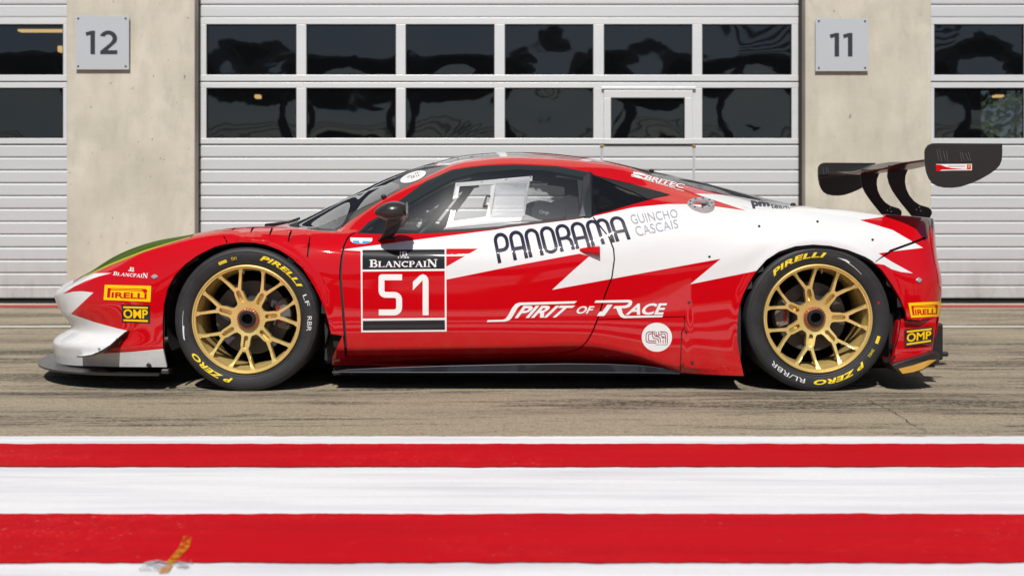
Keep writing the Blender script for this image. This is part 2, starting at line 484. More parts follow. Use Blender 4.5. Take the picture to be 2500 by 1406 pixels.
def sign(px0, py0, px1, py1, txt, tx, label):
    d = PD - .030 - CY
    X = lambda px: (px - 1250.0) / F * d
    Zz = lambda py: CZ - (py - HZ) / F * d
    y = PD - .030
    r = empty('number_sign', loc=(0, 0, 0))
    tag(r, label, 'sign', 'garage number plates')
    b = MB(); b.box((X(px0), y, Zz(py1)), (X(px1), y + .005, Zz(py0)))
    obj('plate', b, 'plate', r, bevel=.0015)
    for bx, bz in ((px0 + 8, py0 + 7), (px1 - 8, py0 + 7), (px0 + 8, py1 - 8), (px1 - 8, py1 - 8)):
        b = MB(); b.tube([(X(bx), y - .004, Zz(bz)), (X(bx), PD + .01, Zz(bz))], .0085, 12)
        obj('bolt', b, 'mattblack', r)
    b = MB()
    for poly in tx:
        b.prism(poly, lambda p: (X(p[0]), y - .0025, Zz(p[1])), lambda p: (X(p[0]), y - .0002, Zz(p[1])))
    obj('numeral', b, 'navyplate', r)
    return r
M['plate'] = mat('grey_sign_enamel', (.44, .47, .50), .4, coat=.3)
M['navyplate'] = mat('sign_print', (.022, .024, .032), .5)
def one(x, y, s=1.):   # digit one, top-left of its flag at x,y
    return [(x, y + 4*s), (x + 14*s, y), (x + 23*s, y), (x + 23*s, y + 57*s), (x + 12*s, y + 57*s), (x + 12*s, y + 9.5*s), (x + 2.2*s, y + 12.6*s)]
def arc(cx, cy, rx, ry, a0, a1, n=12):
    return [(cx + rx*math.cos(R(a0 + (a1-a0)*i/n)), cy - ry*math.sin(R(a0 + (a1-a0)*i/n))) for i in range(n + 1)]
two = arc(264.5, 95, 21.5, 19.5, 160, -28, 18) + [(262, 123.5), (286.5, 123.5), (286.5, 133), (245, 133), (245, 125.5)] + [(270, 105)] + arc(264.5, 95.5, 10.5, 10.5, -10, 150, 12)
sign(183, 39, 315, 170.5, '12', [one(209, 76), two], 'square grey number plate reading 12 on the pillar behind the nose')
sign(1991, 45.5, 2120, 174.5, '11', [one(2025.5, 81.5), one(2058, 81.5)], 'square grey number plate reading 11 on the pillar above the wing')

SL = [353 + 31.3 * k for k in range(13)]          # slat joints below the windows
def pane_mesh(x0, x1, z0, z1, y):
    """thin acrylic sheet, each one bowed a little differently"""
    b = MB(); nx, nz = 22, 14; a1 = rnd.choice((-1, 1))*rnd.uniform(.0008, .0027); a2, a3, a4 = (rnd.uniform(-.0008, .0008) for _ in range(3))
    vs = []
    for side in (0, 1):
        for j in range(nz + 1):
            for i in range(nx + 1):
                u, v = i/nx, j/nz; S = math.sin
                d = a1*S(math.pi*u)*S(math.pi*v) + a2*S(2*math.pi*u)*S(math.pi*v) + a3*S(math.pi*u)*S(2*math.pi*v) + a4*S(3*math.pi*u)*S(math.pi*v)
                vs.append((x0 + (x1-x0)*u, y + d + .004*side, z0 + (z1-z0)*v))
    n1 = nx + 1; o_ = n1*(nz + 1)
    b.add(vs[:o_], [(j*n1+i, j*n1+i+1, (j+1)*n1+i+1, (j+1)*n1+i) for j in range(nz) for i in range(nx)], True)
    return b
def door(x0, x1, panes, label, wicket=None, hide0=False):
    r = empty('garage_door', loc=(0, 0, 0)); tag(r, label, 'garage door', 'sectional garage doors')
    # insulated slats: flat face, rolled shoulders top and bottom of each
    b = MB()
    rows = [(-31 - 31.3*(k+1), -31 - 31.3*k) for k in range(13)] + [(-31, 11.5), (11.5, 43)]
    rows += [(SL[k], SL[k+1]) for k in range(12)]
    cuts = [x0] + ([wicket[0], wicket[1]] if wicket else []) + [x1]
    for (p0, p1) in rows:
        z1, z0 = wz(p0), wz(p1)
        if p0 < 340 or not wicket: segs = [(wx(x0), wx(x1))]
        else: segs = [(wx(x0), wx(wicket[0]) - .012), (wx(wicket[0]) + .012, wx(wicket[1]) - .012), (wx(wicket[1]) + .012, wx(x1))]
        prof = [(.030, z0 + .0010), (.010, z0 + .0018), (.003, z0 + .006), (0., z0 + .013), (0., z1 - .019),
                (.004, z1 - .014), (.0125, z1 - .0045), (.030, z1 - .0030)]
        for (a, c) in segs:
            n = len(prof)
            b.add([(a, WY + d_, z_) for d_, z_ in prof] + [(c, WY + d_, z_) for d_, z_ in prof],
                  [(i, i + n, i + n + 1, i + 1) for i in range(n - 1)])
            b.add([(a, WY + d_, z_) for d_, z_ in prof], [tuple(range(n))]); b.add([(c, WY + d_, z_) for d_, z_ in prof], [tuple(range(n))[::-1]])
    obj('slat_panel', b, 'slat', r, recalc=False)
    b = MB(); b.box((wx(x0), WY + .028, wz(736)), (wx(x1), WY + .05, wz(353))); b.box((wx(x0), WY + .028, wz(42)), (wx(x1), WY + .05, PT + .1))
    obj('backing', b, 'seal', r)
    if wicket:
        b = MB()
        for q in wicket[:2]:
            b.box((wx(q) - .011, WY - .004, wz(734)), (wx(q) - .0015, WY + .03, wz(354)))
            b.box((wx(q) + .0015, WY - .004, wz(734)), (wx(q) + .011, WY + .03, wz(354)))
        obj('wicket_jamb', b, 'frame', r, bevel=.002)
    b = MB(); b.box((wx(x0), WY - .004, -.005), (wx(x1), WY + .04, wz(735.5)))
    obj('bottom_seal', b, 'seal', r)
    # window sections: rails and mullions round every pane
    for (t0, ptop, pbot, t1) in ((43, 60, 183.5, 199), (201, 215, 338, 352)):
        f = MB()
        f.box((wx(x0), WY - .004, wz(ptop)), (wx(x1), WY + .035, wz(t0) - .003))
        f.box((wx(x0), WY - .004, wz(t1) + .002), (wx(x1), WY + .035, wz(pbot)))
        xs = [x0] + [q for pn in panes for q in pn] + [x1]
        for i in range(0, len(xs), 2):
            f.box((wx(xs[i]) + (.001 if i else 0), WY - .0015, wz(pbot) + .0005), (wx(xs[i+1]) - .001, WY + .035, wz(ptop) - .0005))
        obj('window_frame', f, 'frame', r, bevel=.003)
        for k, (a, c) in enumerate(panes):
            wk = wicket and t0 > 100 and a < (wicket[0] + wicket[1]) / 2 < c
            if wk: continue
            p = pane_mesh(wx(a) - .004, wx(c) + .004, wz(pbot) - .004, wz(ptop) + .004, WY + .018)
            obj('window_pane', p, 'pane', r, recalc=False)
            q = MB()     # black gasket round the pane
            for (u0, u1, v0, v1) in ((a, c, ptop, ptop + 2.2), (a, c, pbot - 1.6, pbot), (a, a + 1.8, ptop + 2.3, pbot - 1.7), (c - 1.8, c, ptop + 2.3, pbot - 1.7)):
                q.box((wx(u0) + .0004, WY + .004, wz(v1) + .0002), (wx(u1) - .0004, WY + .013, wz(v0) - .0008))
            obj('gasket', q, 'seal', r)
    if wicket:
        wd = MB(); a, c = wicket[0] - 1, wicket[1] + 4
        o_ = [(a, c, 213.5, 217.5), ]
        wd.box((wx(a), WY - .030, wz(219)), (wx(c), WY - .008, wz(213.5)))
        wd.box((wx(a + 6), WY - .022, wz(239.5)), (wx(c - 8), WY - .0045, wz(221)))
        wd.box((wx(a + 6), WY - .022, wz(352)), (wx(c - 8), WY - .0045, wz(339)))
        wd.box((wx(a + 6), WY - .0218, wz(339) + .0005), (wx(1491), WY - .0045, wz(239.5) - .0005))
        wd.box((wx(1671), WY - .0218, wz(339) + .0005), (wx(c - 8), WY - .0045, wz(239.5) - .0005))
        w_ = obj('wicket_door', wd, 'frame', r, bevel=.003)
        p = pane_mesh(wx(1491) - .004, wx(1671) + .004, wz(339) - .004, wz(239.5) + .004, WY - .003)
        obj('window_pane', p, 'pane', w_, recalc=False)
        q = MB()
        for (u0, u1, v0, v1) in ((1491, 1671, 239.5, 241.7), (1491, 1671, 337.4, 339), (1491, 1492.8, 241.8, 337.3), (1669.2, 1671, 241.8, 337.3)):
            q.box((wx(u0) + .0004, WY - .018, wz(v1) + .0002), (wx(u1) - .0004, WY - .0105, wz(v0) - .0008))
        obj('gasket', q, 'seal', w_)
        for q in wicket[:2]:
            h = MB(); h.box((wx(q) - .016, WY - .016, wz(358)), (wx(q) + .016, WY - .0045, wz(354.5)))
            obj('latch_plate', h, 'brass', r, bevel=.002)
    return r
M['brass'] = mat('yellowed_brass', (.45, .28, .07), .45, metal=.5)
cp = [(504, 723.5), (748, 966.5), (990.5, 1207), (1232.5, 1448.5), (1474.5, 1690), (1714.5, 1932.5)]
door(487, 1949, cp, 'wide silver sectional door with two rows of dark windows behind the car', (1469, 1694))
pl = [(154 - 219.5 - 242*k, 154 - 242*k) for k in range(6)][::-1]
door(-1300, 163.5, [(a, c) for a, c in pl], 'silver sectional door cut off by the photo edge beside the 12 plate')
pr = [(2281 + 242*k, 2281 + 219 + 242*k) for k in range(6)]
door(2267, 3730, pr, 'silver sectional door cut off by the photo edge beside the 11 plate')
# side guides and seals in the reveals next to the wide door
for (a, c, lab) in ((474, 487, 'black guide rail on the nose side of the wide garage door'), (1949, 1960, 'black guide rail on the tail side of the wide garage door')):
    b = MB(); b.box((wx(a), WY - .03, 0), (wx(c), WY + .06, PT + .05))
    b2 = tag(obj('guide_rail', b, 'seal'), lab, 'rail', 'door guide rails')

# ---- inside of the garages: floor is the ground sheet; walls, a ceiling, a few lamps
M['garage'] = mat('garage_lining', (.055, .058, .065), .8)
M['lamp'] = mat('strip_lamp', (1, .8, .5), .5, Emission_Color=(1, .62, .22, 1), Emission_Strength=3.0)
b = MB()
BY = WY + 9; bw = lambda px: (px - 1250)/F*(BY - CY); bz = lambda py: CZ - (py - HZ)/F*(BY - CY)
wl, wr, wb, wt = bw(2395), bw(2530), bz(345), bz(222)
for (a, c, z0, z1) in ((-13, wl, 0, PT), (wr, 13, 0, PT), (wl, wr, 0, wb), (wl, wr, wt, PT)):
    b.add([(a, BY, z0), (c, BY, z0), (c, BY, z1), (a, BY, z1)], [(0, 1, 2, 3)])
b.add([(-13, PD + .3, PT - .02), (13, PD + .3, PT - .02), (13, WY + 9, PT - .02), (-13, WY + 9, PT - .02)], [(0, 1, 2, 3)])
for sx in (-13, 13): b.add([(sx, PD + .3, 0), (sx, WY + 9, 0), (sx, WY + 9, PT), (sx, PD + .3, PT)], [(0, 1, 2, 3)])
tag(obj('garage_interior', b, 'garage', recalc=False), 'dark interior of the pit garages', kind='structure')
def strip_lamp(a, c, py, dd, label, hh=.05):
    d = WD + dd
    q = lambda px, p: ((px - 1250.0) / F * d, CY + d, CZ - (p - HZ) / F * d)
    p0 = q(a, py); p1 = q(c, py)
    r = empty('ceiling_lamp'); tag(r, label, 'lamp', 'strip lamps inside the garages')
    b = MB(); b.box((p0[0], p0[1], p0[2]), (p1[0], p1[1] + .12, p0[2] + hh)); obj('tube', b, 'lamp', r, bevel=.01)
    b = MB(); b.box((p0[0] - .05, p0[1] + .02, p0[2] + hh), (p1[0] + .05, p0[1] + .10, p0[2] + hh + .05)); obj('housing', b, 'garage', r, bevel=.01)
strip_lamp(42, 170, 77, 4.5, 'long warm strip lamp seen through the upper window beside the 12 plate', .03)
strip_lamp(140, 168, 127, 4.5, 'short warm lamp seen through the upper window beside the 12 plate', .08)
strip_lamp(621, 634, 240, 5., 'small warm lamp seen through the lower first window of the wide door', .05)
strip_lamp(2430, 2452, 237, 5., 'small warm lamp seen through the lower window beside the 11 plate', .03)

# a sunlit hedge outside the back window
M['leaf'] = mat('hedge_leaf', (.07, .13, .02), .6)
t = NT(M['leaf']); t.l(t.ramp(t.noise(t.coord(), 5, 3), [(.35, (.02, .045, .004)), (.7, (.10, .15, .015))]), t.b.inputs['Base Color'])
b = MB()
for k in range(5200):
    c = Vector((rnd.uniform(7.5, 13), BY + 3 + rnd.gauss(0, .25), rnd.uniform(0, 4.4))); u = Vector((rnd.gauss(0, 1), rnd.gauss(0, 1), rnd.gauss(0, 1))).normalized(); v_ = u.orthogonal(); k2 = rnd.uniform(.06, .12)
    b.add([c + u*k2, c + v_*k2*.6, c - u*k2, c - v_*k2*.6], [(0, 1, 2, 3)])
hd = empty('hedge'); tag(hd, 'green hedge glimpsed through the lower window beside the 11 plate', 'hedge'); obj('foliage', b, 'leaf', hd, recalc=False)
b = MB(); 
for k in range(5): b.tube([(8 + k*1.1, BY + 3, 0), (8.1 + k*1.1, BY + 3.05, 3.5)], [.05, .02], 6)
obj('stems', b, 'stand_' if False else 'garage', hd)

# ---- what the panes mirror: the stand across the lane, behind the camera
M['stand'] = mat('dark_stand', (.10, .10, .11), .8)
M['standroof'] = mat('stand_roof', (.16, .165, .17), .6)
r = empty('grandstand', loc=(0, -46, 0)); tag(r, 'long dark grandstand across the pit straight, seen only as reflections', 'grandstand')
IN = Matrix.Translation((0, 46, 0))
b = MB()
b.add([(-60, -46, 1.4), (60, -46, 1.4), (60, -58, 5.2), (-60, -58, 5.2), (-60, -46, 0), (60, -46, 0), (60, -58, 0), (-60, -58, 0)], [(0, 1, 2, 3), (4, 5, 1, 0), (5, 6, 2, 1), (6, 7, 3, 2), (7, 4, 0, 3)])
obj('terrace', b, 'stand', r).matrix_parent_inverse = IN
b = MB()
for z in (5.9, 6.3, 6.7): b.tube([(-60, -58, z), (60, -58, z)], .05, 6)
obj('back_rail', b, 'stand', r).matrix_parent_inverse = IN
for k in range(5):
    b = MB(); b.box((11, -44.1, 9.8 + k*.5), (24, -43.95, 9.98 + k*.5)); obj('louvre', b, 'standroof', r).matrix_parent_inverse = IN
b = MB(); b.box((-60, -62, 9.2), (60, -44, 9.6))
o = obj('roof', b, 'standroof', r); o.matrix_parent_inverse = Matrix.Translation((0, 46, 0))
for k in range(21):
    b = MB(); b.box((-60 + 6*k - .3, -45.6, 0), (-60 + 6*k + .3, -44.8, 9.2)); o = obj('column', b, 'stand', r); o.matrix_parent_inverse = Matrix.Translation((0, 46, 0))

# ------------------------------------------------------------------ the race car: one smooth skin, cut into its panels
car = empty('race_car')
tag(car, 'low red and white racing car number 51 with gold wheels and a tall black rear wing', 'race car')
W_ = lambda X, y, Z: ('w', X, y, Z)
def wpt(p): return np.array(p[1:], float) if p[0] == 'w' else P(*p)
RAILS = [
 # 0 lower edge
 dict(x=(-2.43, 2.115), p=[W_(-2.43,-.93,.066),(250,897,-.93),(400,896,-.96),(600,900,-.935),(840,890,-.86),(1250,888,-.85),(1500,892,-.86),(1640,908,-.945),(1815,917,-1.0),(2000,917,-1.0),(2170,900,-.97),W_(2.115,-.92,.18)]),
 # 1 crease where the flank turns under
 dict(x=(-2.445, 2.135), p=[W_(-2.445,-.94,.165),(250,852,-.96),(400,852,-.985),(600,852,-.985),(808,850,-.982),(840,853,-.98),(1000,851,-.982),(1250,847,-.985),(1420,842,-.988),(1540,862,-.988),(1660,896,-.988),(1815,902,-1.0),(2000,895,-1.0),(2170,872,-.985),W_(2.135,-.94,.24)]),
 # 2 widest line
 dict(x=(-2.352, 2.155), p=[W_(-2.352,-.93,.245),(250,812,-.955),(400,803,-.985),(600,790,-.992),(808,782,-.992),(1250,778,-.995),(1600,778,-.995),(1720,790,-1.0),(1815,800,-1.005),(2000,800,-1.01),(2170,790,-1.0),W_(2.155,-.96,.36)]),
 # 3 upper flank, over the arches
 dict(x=(-2.405, 2.168), p=[W_(-2.405,-.92,.310),(250,745,-.945),(400,690,-.975),(500,625,-.985),(600,588,-.988),(720,628,-.985),(808,690,-.985),(900,700,-.985),(1250,700,-.988),(1600,690,-.992),(1720,668,-1.0),(1842,622,-1.01),(1990,588,-1.01),(2120,620,-1.0),(2200,680,-.985),W_(2.168,-.95,.49)]),
 # 4 shoulder
 dict(x=(-2.445, 2.150), p=[W_(-2.445,-.90,.385),(250,676,-.89),(330,632,-.905),(400,606,-.925),(470,585,-.94),(560,571,-.945),(650,572,-.945),(720,592,-.95),(808,616,-.958),(900,628,-.965),(1000,634,-.97),(1250,638,-.975),(1440,630,-.98),(1600,603,-.975),(1720,576,-.97),(1842,556,-.955),(2000,549,-.94),(2130,568,-.94),(2220,598,-.935),W_(2.145,-.94,.615)]),
 # 5 fender ridge, window base, haunch ridge
 dict(x=(-2.415, 2.182), p=[W_(-2.415,-.80,.445),(208,663,-.70),(247,640,-.71),(289,619,-.73),(349,597,-.75),(394,585,-.76),(443,577,-.77),(524,562,-.775),(568,556,-.775),(608,553.5,-.775),(658,552.5,-.78),(692,554,-.79),(742,558.5,-.81),(810,567,-.84),(870,571.5,-.862),(1000,570,-.872),(1100,566,-.876),(1250,553,-.878),(1403,535,-.878),(1546,507,-.878),(1640,512,-.885),(1740,526,-.885),(1840,517,-.86),(1945,507.5,-.82),(2050,512,-.78),(2150,523,-.76),(2220,527,-.75),W_(2.182,-.78,.805)]),
 # 6 roof rail / top of the side glass
 dict(x=(-2.38, 2.18), p=[W_(-2.38,-.55,.472),W_(-2.2,-.55,.52),W_(-2.03,-.56,.583),W_(-1.81,-.57,.660),W_(-1.617,-.58,.700),W_(-1.365,-.60,.742),W_(-1.184,-.66,.764),(760,560,-.775),(818,563,-.805),(860,562,-.825),(905,545,-.80),(1000,480,-.725),(1041,455,-.70),(1100,422,-.665),(1181,404.5,-.63),(1290,402,-.612),(1360,406,-.612),(1441,420,-.625),(1540,447,-.665),(1640,475,-.735),(1740,501,-.80),(1850,503,-.77),(1945,502,-.72),W_(1.75,-.66,.822),W_(2.11,-.60,.805)]),
 # 7 screen edge, roof edge, engine cover edge
 dict(x=(-2.35, 2.175), p=[W_(-2.35,-.36,.488),W_(-2.2,-.38,.526),W_(-2.03,-.40,.585),W_(-1.81,-.42,.660),W_(-1.617,-.44,.698),W_(-1.365,-.47,.742),W_(-1.21,-.55,.770),(760,558,-.70),(818,562.5,-.755),(873,527.5,-.71),(916,499,-.685),(980,461.5,-.64),(1022,440.5,-.615),(1065,420.5,-.59),(1097,404,-.57),(1150,391,-.53),(1250,383,-.50),(1350,386.5,-.50),(1440,395,-.50),(1536,409,-.51),(1605,434.5,-.525),(1673,451.5,-.54),(1741,470,-.555),(1791,479,-.565),(1873,493,-.575),(1946,503.5,-.58),W_(1.75,-.55,.816),W_(2.11,-.5,.805)]),
 # 8 centre line
 dict(x=(-2.33, 2.175), p=[W_(-2.33,0,.50),W_(-2.2,0,.535),W_(-2.03,0,.588),W_(-1.81,0,.66),W_(-1.617,0,.702),W_(-1.365,0,.752),W_(-1.27,0,.772)] +
   [W_(*(P(a, b_, -.25) + np.array([0, .25, .012]))) for a, b_ in ((702,548),(788,507),(852,476),(916,445),(980,420),(1023,406),(1076,392),(1125,380.5),(1189,374.5),(1253,372),(1317,373.5),(1381,379),(1468,392),(1537,406.7),(1589,417),(1666,434),(1741,451),(1817,471.5),(1878,486),(1946,502))] + [W_(1.75,0,.812),W_(2.12,0,.80)]),
]
def pchip(x, y, q):
    x = np.asarray(x, float); y = np.asarray(y, float); h = np.diff(x); d = np.diff(y) / h
    m = np.zeros_like(y)
    for i in range(1, len(x) - 1):
        if d[i-1]*d[i] > 0:
            w1 = 2*h[i] + h[i-1]; w2 = h[i] + 2*h[i-1]
            m[i] = (w1 + w2) / (w1/d[i-1] + w2/d[i])
    m[0], m[-1] = d[0], d[-1]
    i = np.clip(np.searchsorted(x, q) - 1, 0, len(x) - 2); t = (q - x[i]) / h[i]
    return ((1+2*t)*(1-t)**2*y[i] + t*(1-t)**2*h[i]*m[i] + t*t*(3-2*t)*y[i+1] + t*t*(t-1)*h[i]*m[i+1])
def smooth(a, k):
    if k <= 0: return a
    r_ = int(3*k); g_ = np.exp(-.5*(np.arange(-r_, r_+1)/k)**2); g_ /= g_.sum()
    p_ = np.concatenate([2*a[0]-a[r_:0:-1], a, 2*a[-1]-a[-2:-r_-2:-1]])
    return np.convolve(p_, g_, 'valid')
NU, NV = 520, 190
XA, XB = -2.40, 2.14
# stations: dense at the rounded ends
tt = np.linspace(0, 1, NU)
def dens(X): return 1 + 7*np.exp(-((X - XA)/.10)**2) + 5*np.exp(-((X - XB)/.08)**2)
xs_ = np.linspace(XA, XB, 4000); cs = np.concatenate([[0], np.cumsum((dens(xs_[1:]) + dens(xs_[:-1]))/2)]); cs /= cs[-1]
XS = np.interp(tt, cs, xs_)
fA = np.clip(1 - (XS - XA)/.55, 0, 1)**2
fB = np.clip(1 - (XB - XS)/.40, 0, 1)**2
K = len(RAILS) + 1; rx = np.zeros((K, NU)); ry = np.zeros((K, NU)); rz = np.zeros((K, NU))
fine = np.linspace(-2.6, 2.4, 1001)
for k, rl in enumerate(RAILS):
    pts = sorted([wpt(p) for p in rl['p']], key=lambda p: p[0])
    px_ = np.array([p[0] for p in pts]); keep = np.concatenate([[True], np.diff(px_) > 1e-4])
    pts = np.array(pts)[keep]
    fy = np.interp(fine, pts[:, 0], pts[:, 1]); fz = np.interp(fine, pts[:, 0], pts[:, 2])
    fy = pchip(pts[:, 0], pts[:, 1], np.clip(fine, pts[0, 0], pts[-1, 0])); fz = pchip(pts[:, 0], pts[:, 2], np.clip(fine, pts[0, 0], pts[-1, 0]))
    fy = smooth(fy, 9); fz = smooth(fz, 4)
    X = XS + (rl['x'][0] - XA)*fA + (rl['x'][1] - XB)*fB
    y = np.interp(X, fine, fy); z = np.interp(X, fine, fz)
    s1 = np.clip((X - rl['x'][0])/.70, 0, 1); g1 = np.maximum(0, 1 - (1 - s1)**2.2)**(1/2.2)
    s2 = np.clip((rl['x'][1] - X)/.30, 0, 1); g2 = np.maximum(0, 1 - (1 - s2)**3)**(1/3.)
    y = y * g1 * g2
    kk = k + (k > 0); rx[kk], ry[kk], rz[kk] = X, y, z
# a rail just under the crease keeps the turn-under crisp
for A_ in (rx, ry, rz): A_[1] = A_[2]*.80 + A_[0]*.20
vk = np.array([0, .043, .053, .15, .29, .40, .55, .80, .92, 1.45]); vk /= vk[-1]
vs_ = np.concatenate([np.linspace(0, vk[8], 150), np.linspace(vk[8], 1, NV - 149)[1:]])
def across(A, sign):
    xk = np.concatenate([vk, [2 - vk[-2], 2 - vk[-3]]])
    Y = np.concatenate([A, sign*A[-2:-3:-1], sign*A[-3:-4:-1]], 0)
    out = np.zeros((NU, NV))
    for i in range(NU): out[i] = pchip(xk, Y[:, i], vs_)
    return out
GX, GY, GZ = across(rx, 1), across(ry, -1), across(rz, 1)
# soften the loft's own joints along and across
def sm2(A, ku, kv):
    B = np.array([smooth(A[:, j], ku) for j in range(NV)]).T
    B = np.array([smooth(B[i], kv) for i in range(NU)])
    B[0], B[-1] = A[0], A[-1]; B[:, -1] = A[:, -1] if False else B[:, -1]; return B
GY2, GZ2 = sm2(GY, 2.0, 1.6), sm2(GZ, 2.0, 1.6)
low_ = np.clip((np.arange(NV) - 11)/5., 0, 1)[None]
GY2 = GY*(1-low_) + GY2*low_; GZ2 = GZ*(1-low_) + GZ2*low_
wgt = np.clip(np.minimum(np.arange(NU), np.arange(NU)[::-1])/14., 0, 1)[:, None]
GY = GY*(1-wgt) + GY2*wgt; GZ = GZ*(1-wgt) + GZ2*wgt
GY[:, -1] = 0
def proj(X, Y, Z):
    d = Y - CY
    return 1250 + F*X/d, HZ + F*(CZ - Z)/d
# ---- details pressed into the flank, outward along -Y (positions read on the skin itself)
PX, PY = proj(GX, GY, GZ)
def sst(e0, e1, x):
    t_ = np.clip((x - e0)/(e1 - e0), 0, 1); return t_*t_*(3 - 2*t_)
side = GY < -.35
rf = np.hypot(PX - 601, (PY - 780)*1.0)
flare = (1 - sst(196, 210, rf)) * sst(560, 620, PX) * (1 - sst(805, 830, PX))*side
GY = GY - .010*flare
rr_ = np.hypot(PX - 1998, PY - 785)
GY = GY - .008*(1 - sst(196, 216, rr_))*side*(PX > 1780)
# bolt-on rear skirt panel, proud of the flank
GY = GY - .007*sst(0, 6, PX - (1690 - (PY - 690)*.085))*sst(660, 760, PY)*(PX < 1850)*side
# louvres behind the front wheel: saw-tooth along the car
lou = [562, 594, 625, 664, 708, 752]
for a, c in zip(lou, lou[1:]):
    k = np.clip((PX - a)/(c - a), 0, 1)*((PX > a) & (PX < c))
    lo = 574 + max(0, a - 600)*.16; hi = 552
    GZ = GZ + 0.0
    GY = GY - .011*k*sst(hi, hi + 8, PY)*(1 - sst(lo + 6, lo + 16, PY))*side
PX, PY = proj(GX, GY, GZ)
G = np.stack([GX, GY, GZ], -1)
du = np.gradient(G, axis=0); dv = np.gradient(G, axis=1)
# symmetric derivative on the centre line
dv[:, -1] = np.stack([np.zeros(NU), GY[:, -1] - GY[:, -2], np.zeros(NU)], -1)
N = np.cross(du, dv); N /= np.linalg.norm(N, axis=-1, keepdims=True) + 1e-12
if N[NU//2, 60, 1] > 0: N = -N
VIS = ((G - np.array([0, CY, CZ]))*N).sum(-1) < 0

def samp(A, fi, fj, clampj=True):
    i = np.clip(np.floor(fi).astype(int), 0, NU - 2); j = np.clip(np.floor(fj).astype(int), 0, NV - 2)
    a = (fi - i)[..., None]; b_ = (fj - j)[..., None]
    return A[i, j]*(1-a)*(1-b_) + A[i+1, j]*a*(1-b_) + A[i, j+1]*(1-a)*b_ + A[i+1, j+1]*a*b_
PXY = np.stack([PX, PY], -1)
CI, CJ = np.meshgrid(np.arange(0, NU, 4), np.arange(0, NV, 3), indexing='ij')
CI, CJ = CI.ravel(), CJ.ravel(); cv = VIS[CI, CJ] & (CI < 506); CI, CJ = CI[cv], CJ[cv]; CP = PXY[CI, CJ]; CD = (GY[CI, CJ] + 1.05)*150   # where two layers share a pixel, take the nearer
def inv(pts):
    """photo pixels -> skin coordinates (fi, fj)"""
    pts = np.asarray(pts, float).reshape(-1, 2); fi = np.zeros(len(pts)); fj = np.zeros(len(pts))
    for a in range(0, len(pts), 400):
        q = pts[a:a+400]; k = (((q[:, None, :] - CP[None])**2).sum(-1) + CD[None]).argmin(1)
        fi[a:a+400] = CI[k]; fj[a:a+400] = CJ[k]
    for it in range(14):
        e = .5
        i0 = np.clip(fi, 0, NU - 1.6); j0 = np.clip(fj, 0, NV - 1.6)
        p0 = samp(PXY, i0, j0); a = (samp(PXY, i0 + e, j0) - p0)/e; b_ = (samp(PXY, i0, j0 + e) - p0)/e
        p = p0 + a*(fi - i0)[:, None] + b_*(fj - j0)[:, None]
        r_ = pts - p; det = a[:, 0]*b_[:, 1] - a[:, 1]*b_[:, 0]; det = np.where(np.abs(det) < 1e-3, 1e-3*np.sign(det + 1e-9), det)
        di = (r_[:, 0]*b_[:, 1] - r_[:, 1]*b_[:, 0])/det; dj = (a[:, 0]*r_[:, 1] - a[:, 1]*r_[:, 0])/det
        fi += np.clip(di, -6, 6)*.8; fj += np.clip(dj, -5, 5)*.8
        fi = np.clip(fi, 0, NU - 1); fj = np.clip(fj, -25, NV - 1)
    return fi, fj
def skin(pts, off=0.):
    fi, fj = inv(pts); fj = np.clip(fj, 0, NV - 1)
    n_ = samp(N, fi, fj); n_ /= np.linalg.norm(n_, axis=-1, keepdims=True)
    return samp(G, fi, fj) + n_*off, n_
def uofX(X, j): return float(np.interp(X, GX[:, j], np.arange(NU)))
# scaled coordinates for triangulating: metres along the skin
UL = np.concatenate([[0], np.cumsum(np.linalg.norm(np.diff(G[:, 60], axis=0), axis=-1))])
VL = np.concatenate([[0], np.cumsum(np.linalg.norm(np.diff(G[250], axis=0), axis=-1))])
def to_s(fi, fj): return np.interp(fi, np.arange(NU), UL), np.where(fj < 0, fj*.006, np.interp(fj, np.arange(NV), VL))
def from_s(a, b_): return np.interp(a, UL, np.arange(NU)), np.interp(b_, VL, np.arange(NV))
def dens_poly(pts, closed=True, step=5.):
    out = []; n = len(pts)
    for i in range(n if closed else n - 1):
        a = np.array(pts[i], float); c = np.array(pts[(i+1) % n], float)
        k = max(1, int(np.hypot(*(c - a))/step))
        out += [tuple(a + (c - a)*q/k) for q in range(k)]
    if not closed: out.append(tuple(pts[-1]))
    return out
def spoly(pts, step=5.):
    """polygon of photo pixels and ('u', X, j) skin points -> skin metres"""
    out = []; n = len(pts); i = 0
    flat = []
    for i in range(n):
        a, c = pts[i], pts[(i+1) % n]
        if a[0] != 'u' and c[0] != 'u':
            a_ = np.array(a, float); c_ = np.array(c, float); k = max(1, int(np.hypot(*(c_ - a_))/step))
            flat += [('p', *(a_ + (c_ - a_)*q/k)) for q in range(k)]
        else: flat.append(('p', *a) if a[0] != 'u' else a)
    pp = np.array([f[1:3] if f[0] == 'p' else (0, 0) for f in flat], float)
    fi, fj = inv(pp)
    for k, f in enumerate(flat):
        if f[0] == 'u': fi[k], fj[k] = uofX(f[1], int(min(f[2], NV-1))), f[2]
    a, b_ = to_s(fi, fj)
    return list(zip(a, b_))
def ribbon(path, wd, closed=False):
    """thicken a pixel path into a closed polygon"""
    p = np.array(path, float); n = len(p); L_, R_ = [], []
    for i in range(n):
        a = p[i-1] if (i or closed) else p[i]; c = p[(i+1) % n] if (i < n-1 or closed) else p[i]
        d = c - a; d /= np.hypot(*d) + 1e-9; nn = np.array([-d[1], d[0]])
        ww = (wd[i] if hasattr(wd, '__len__') else wd)/2
        L_.append(tuple(p[i] + nn*ww)); R_.append(tuple(p[i] - nn*ww))
    if closed: return L_, R_
    return L_ + R_[::-1]
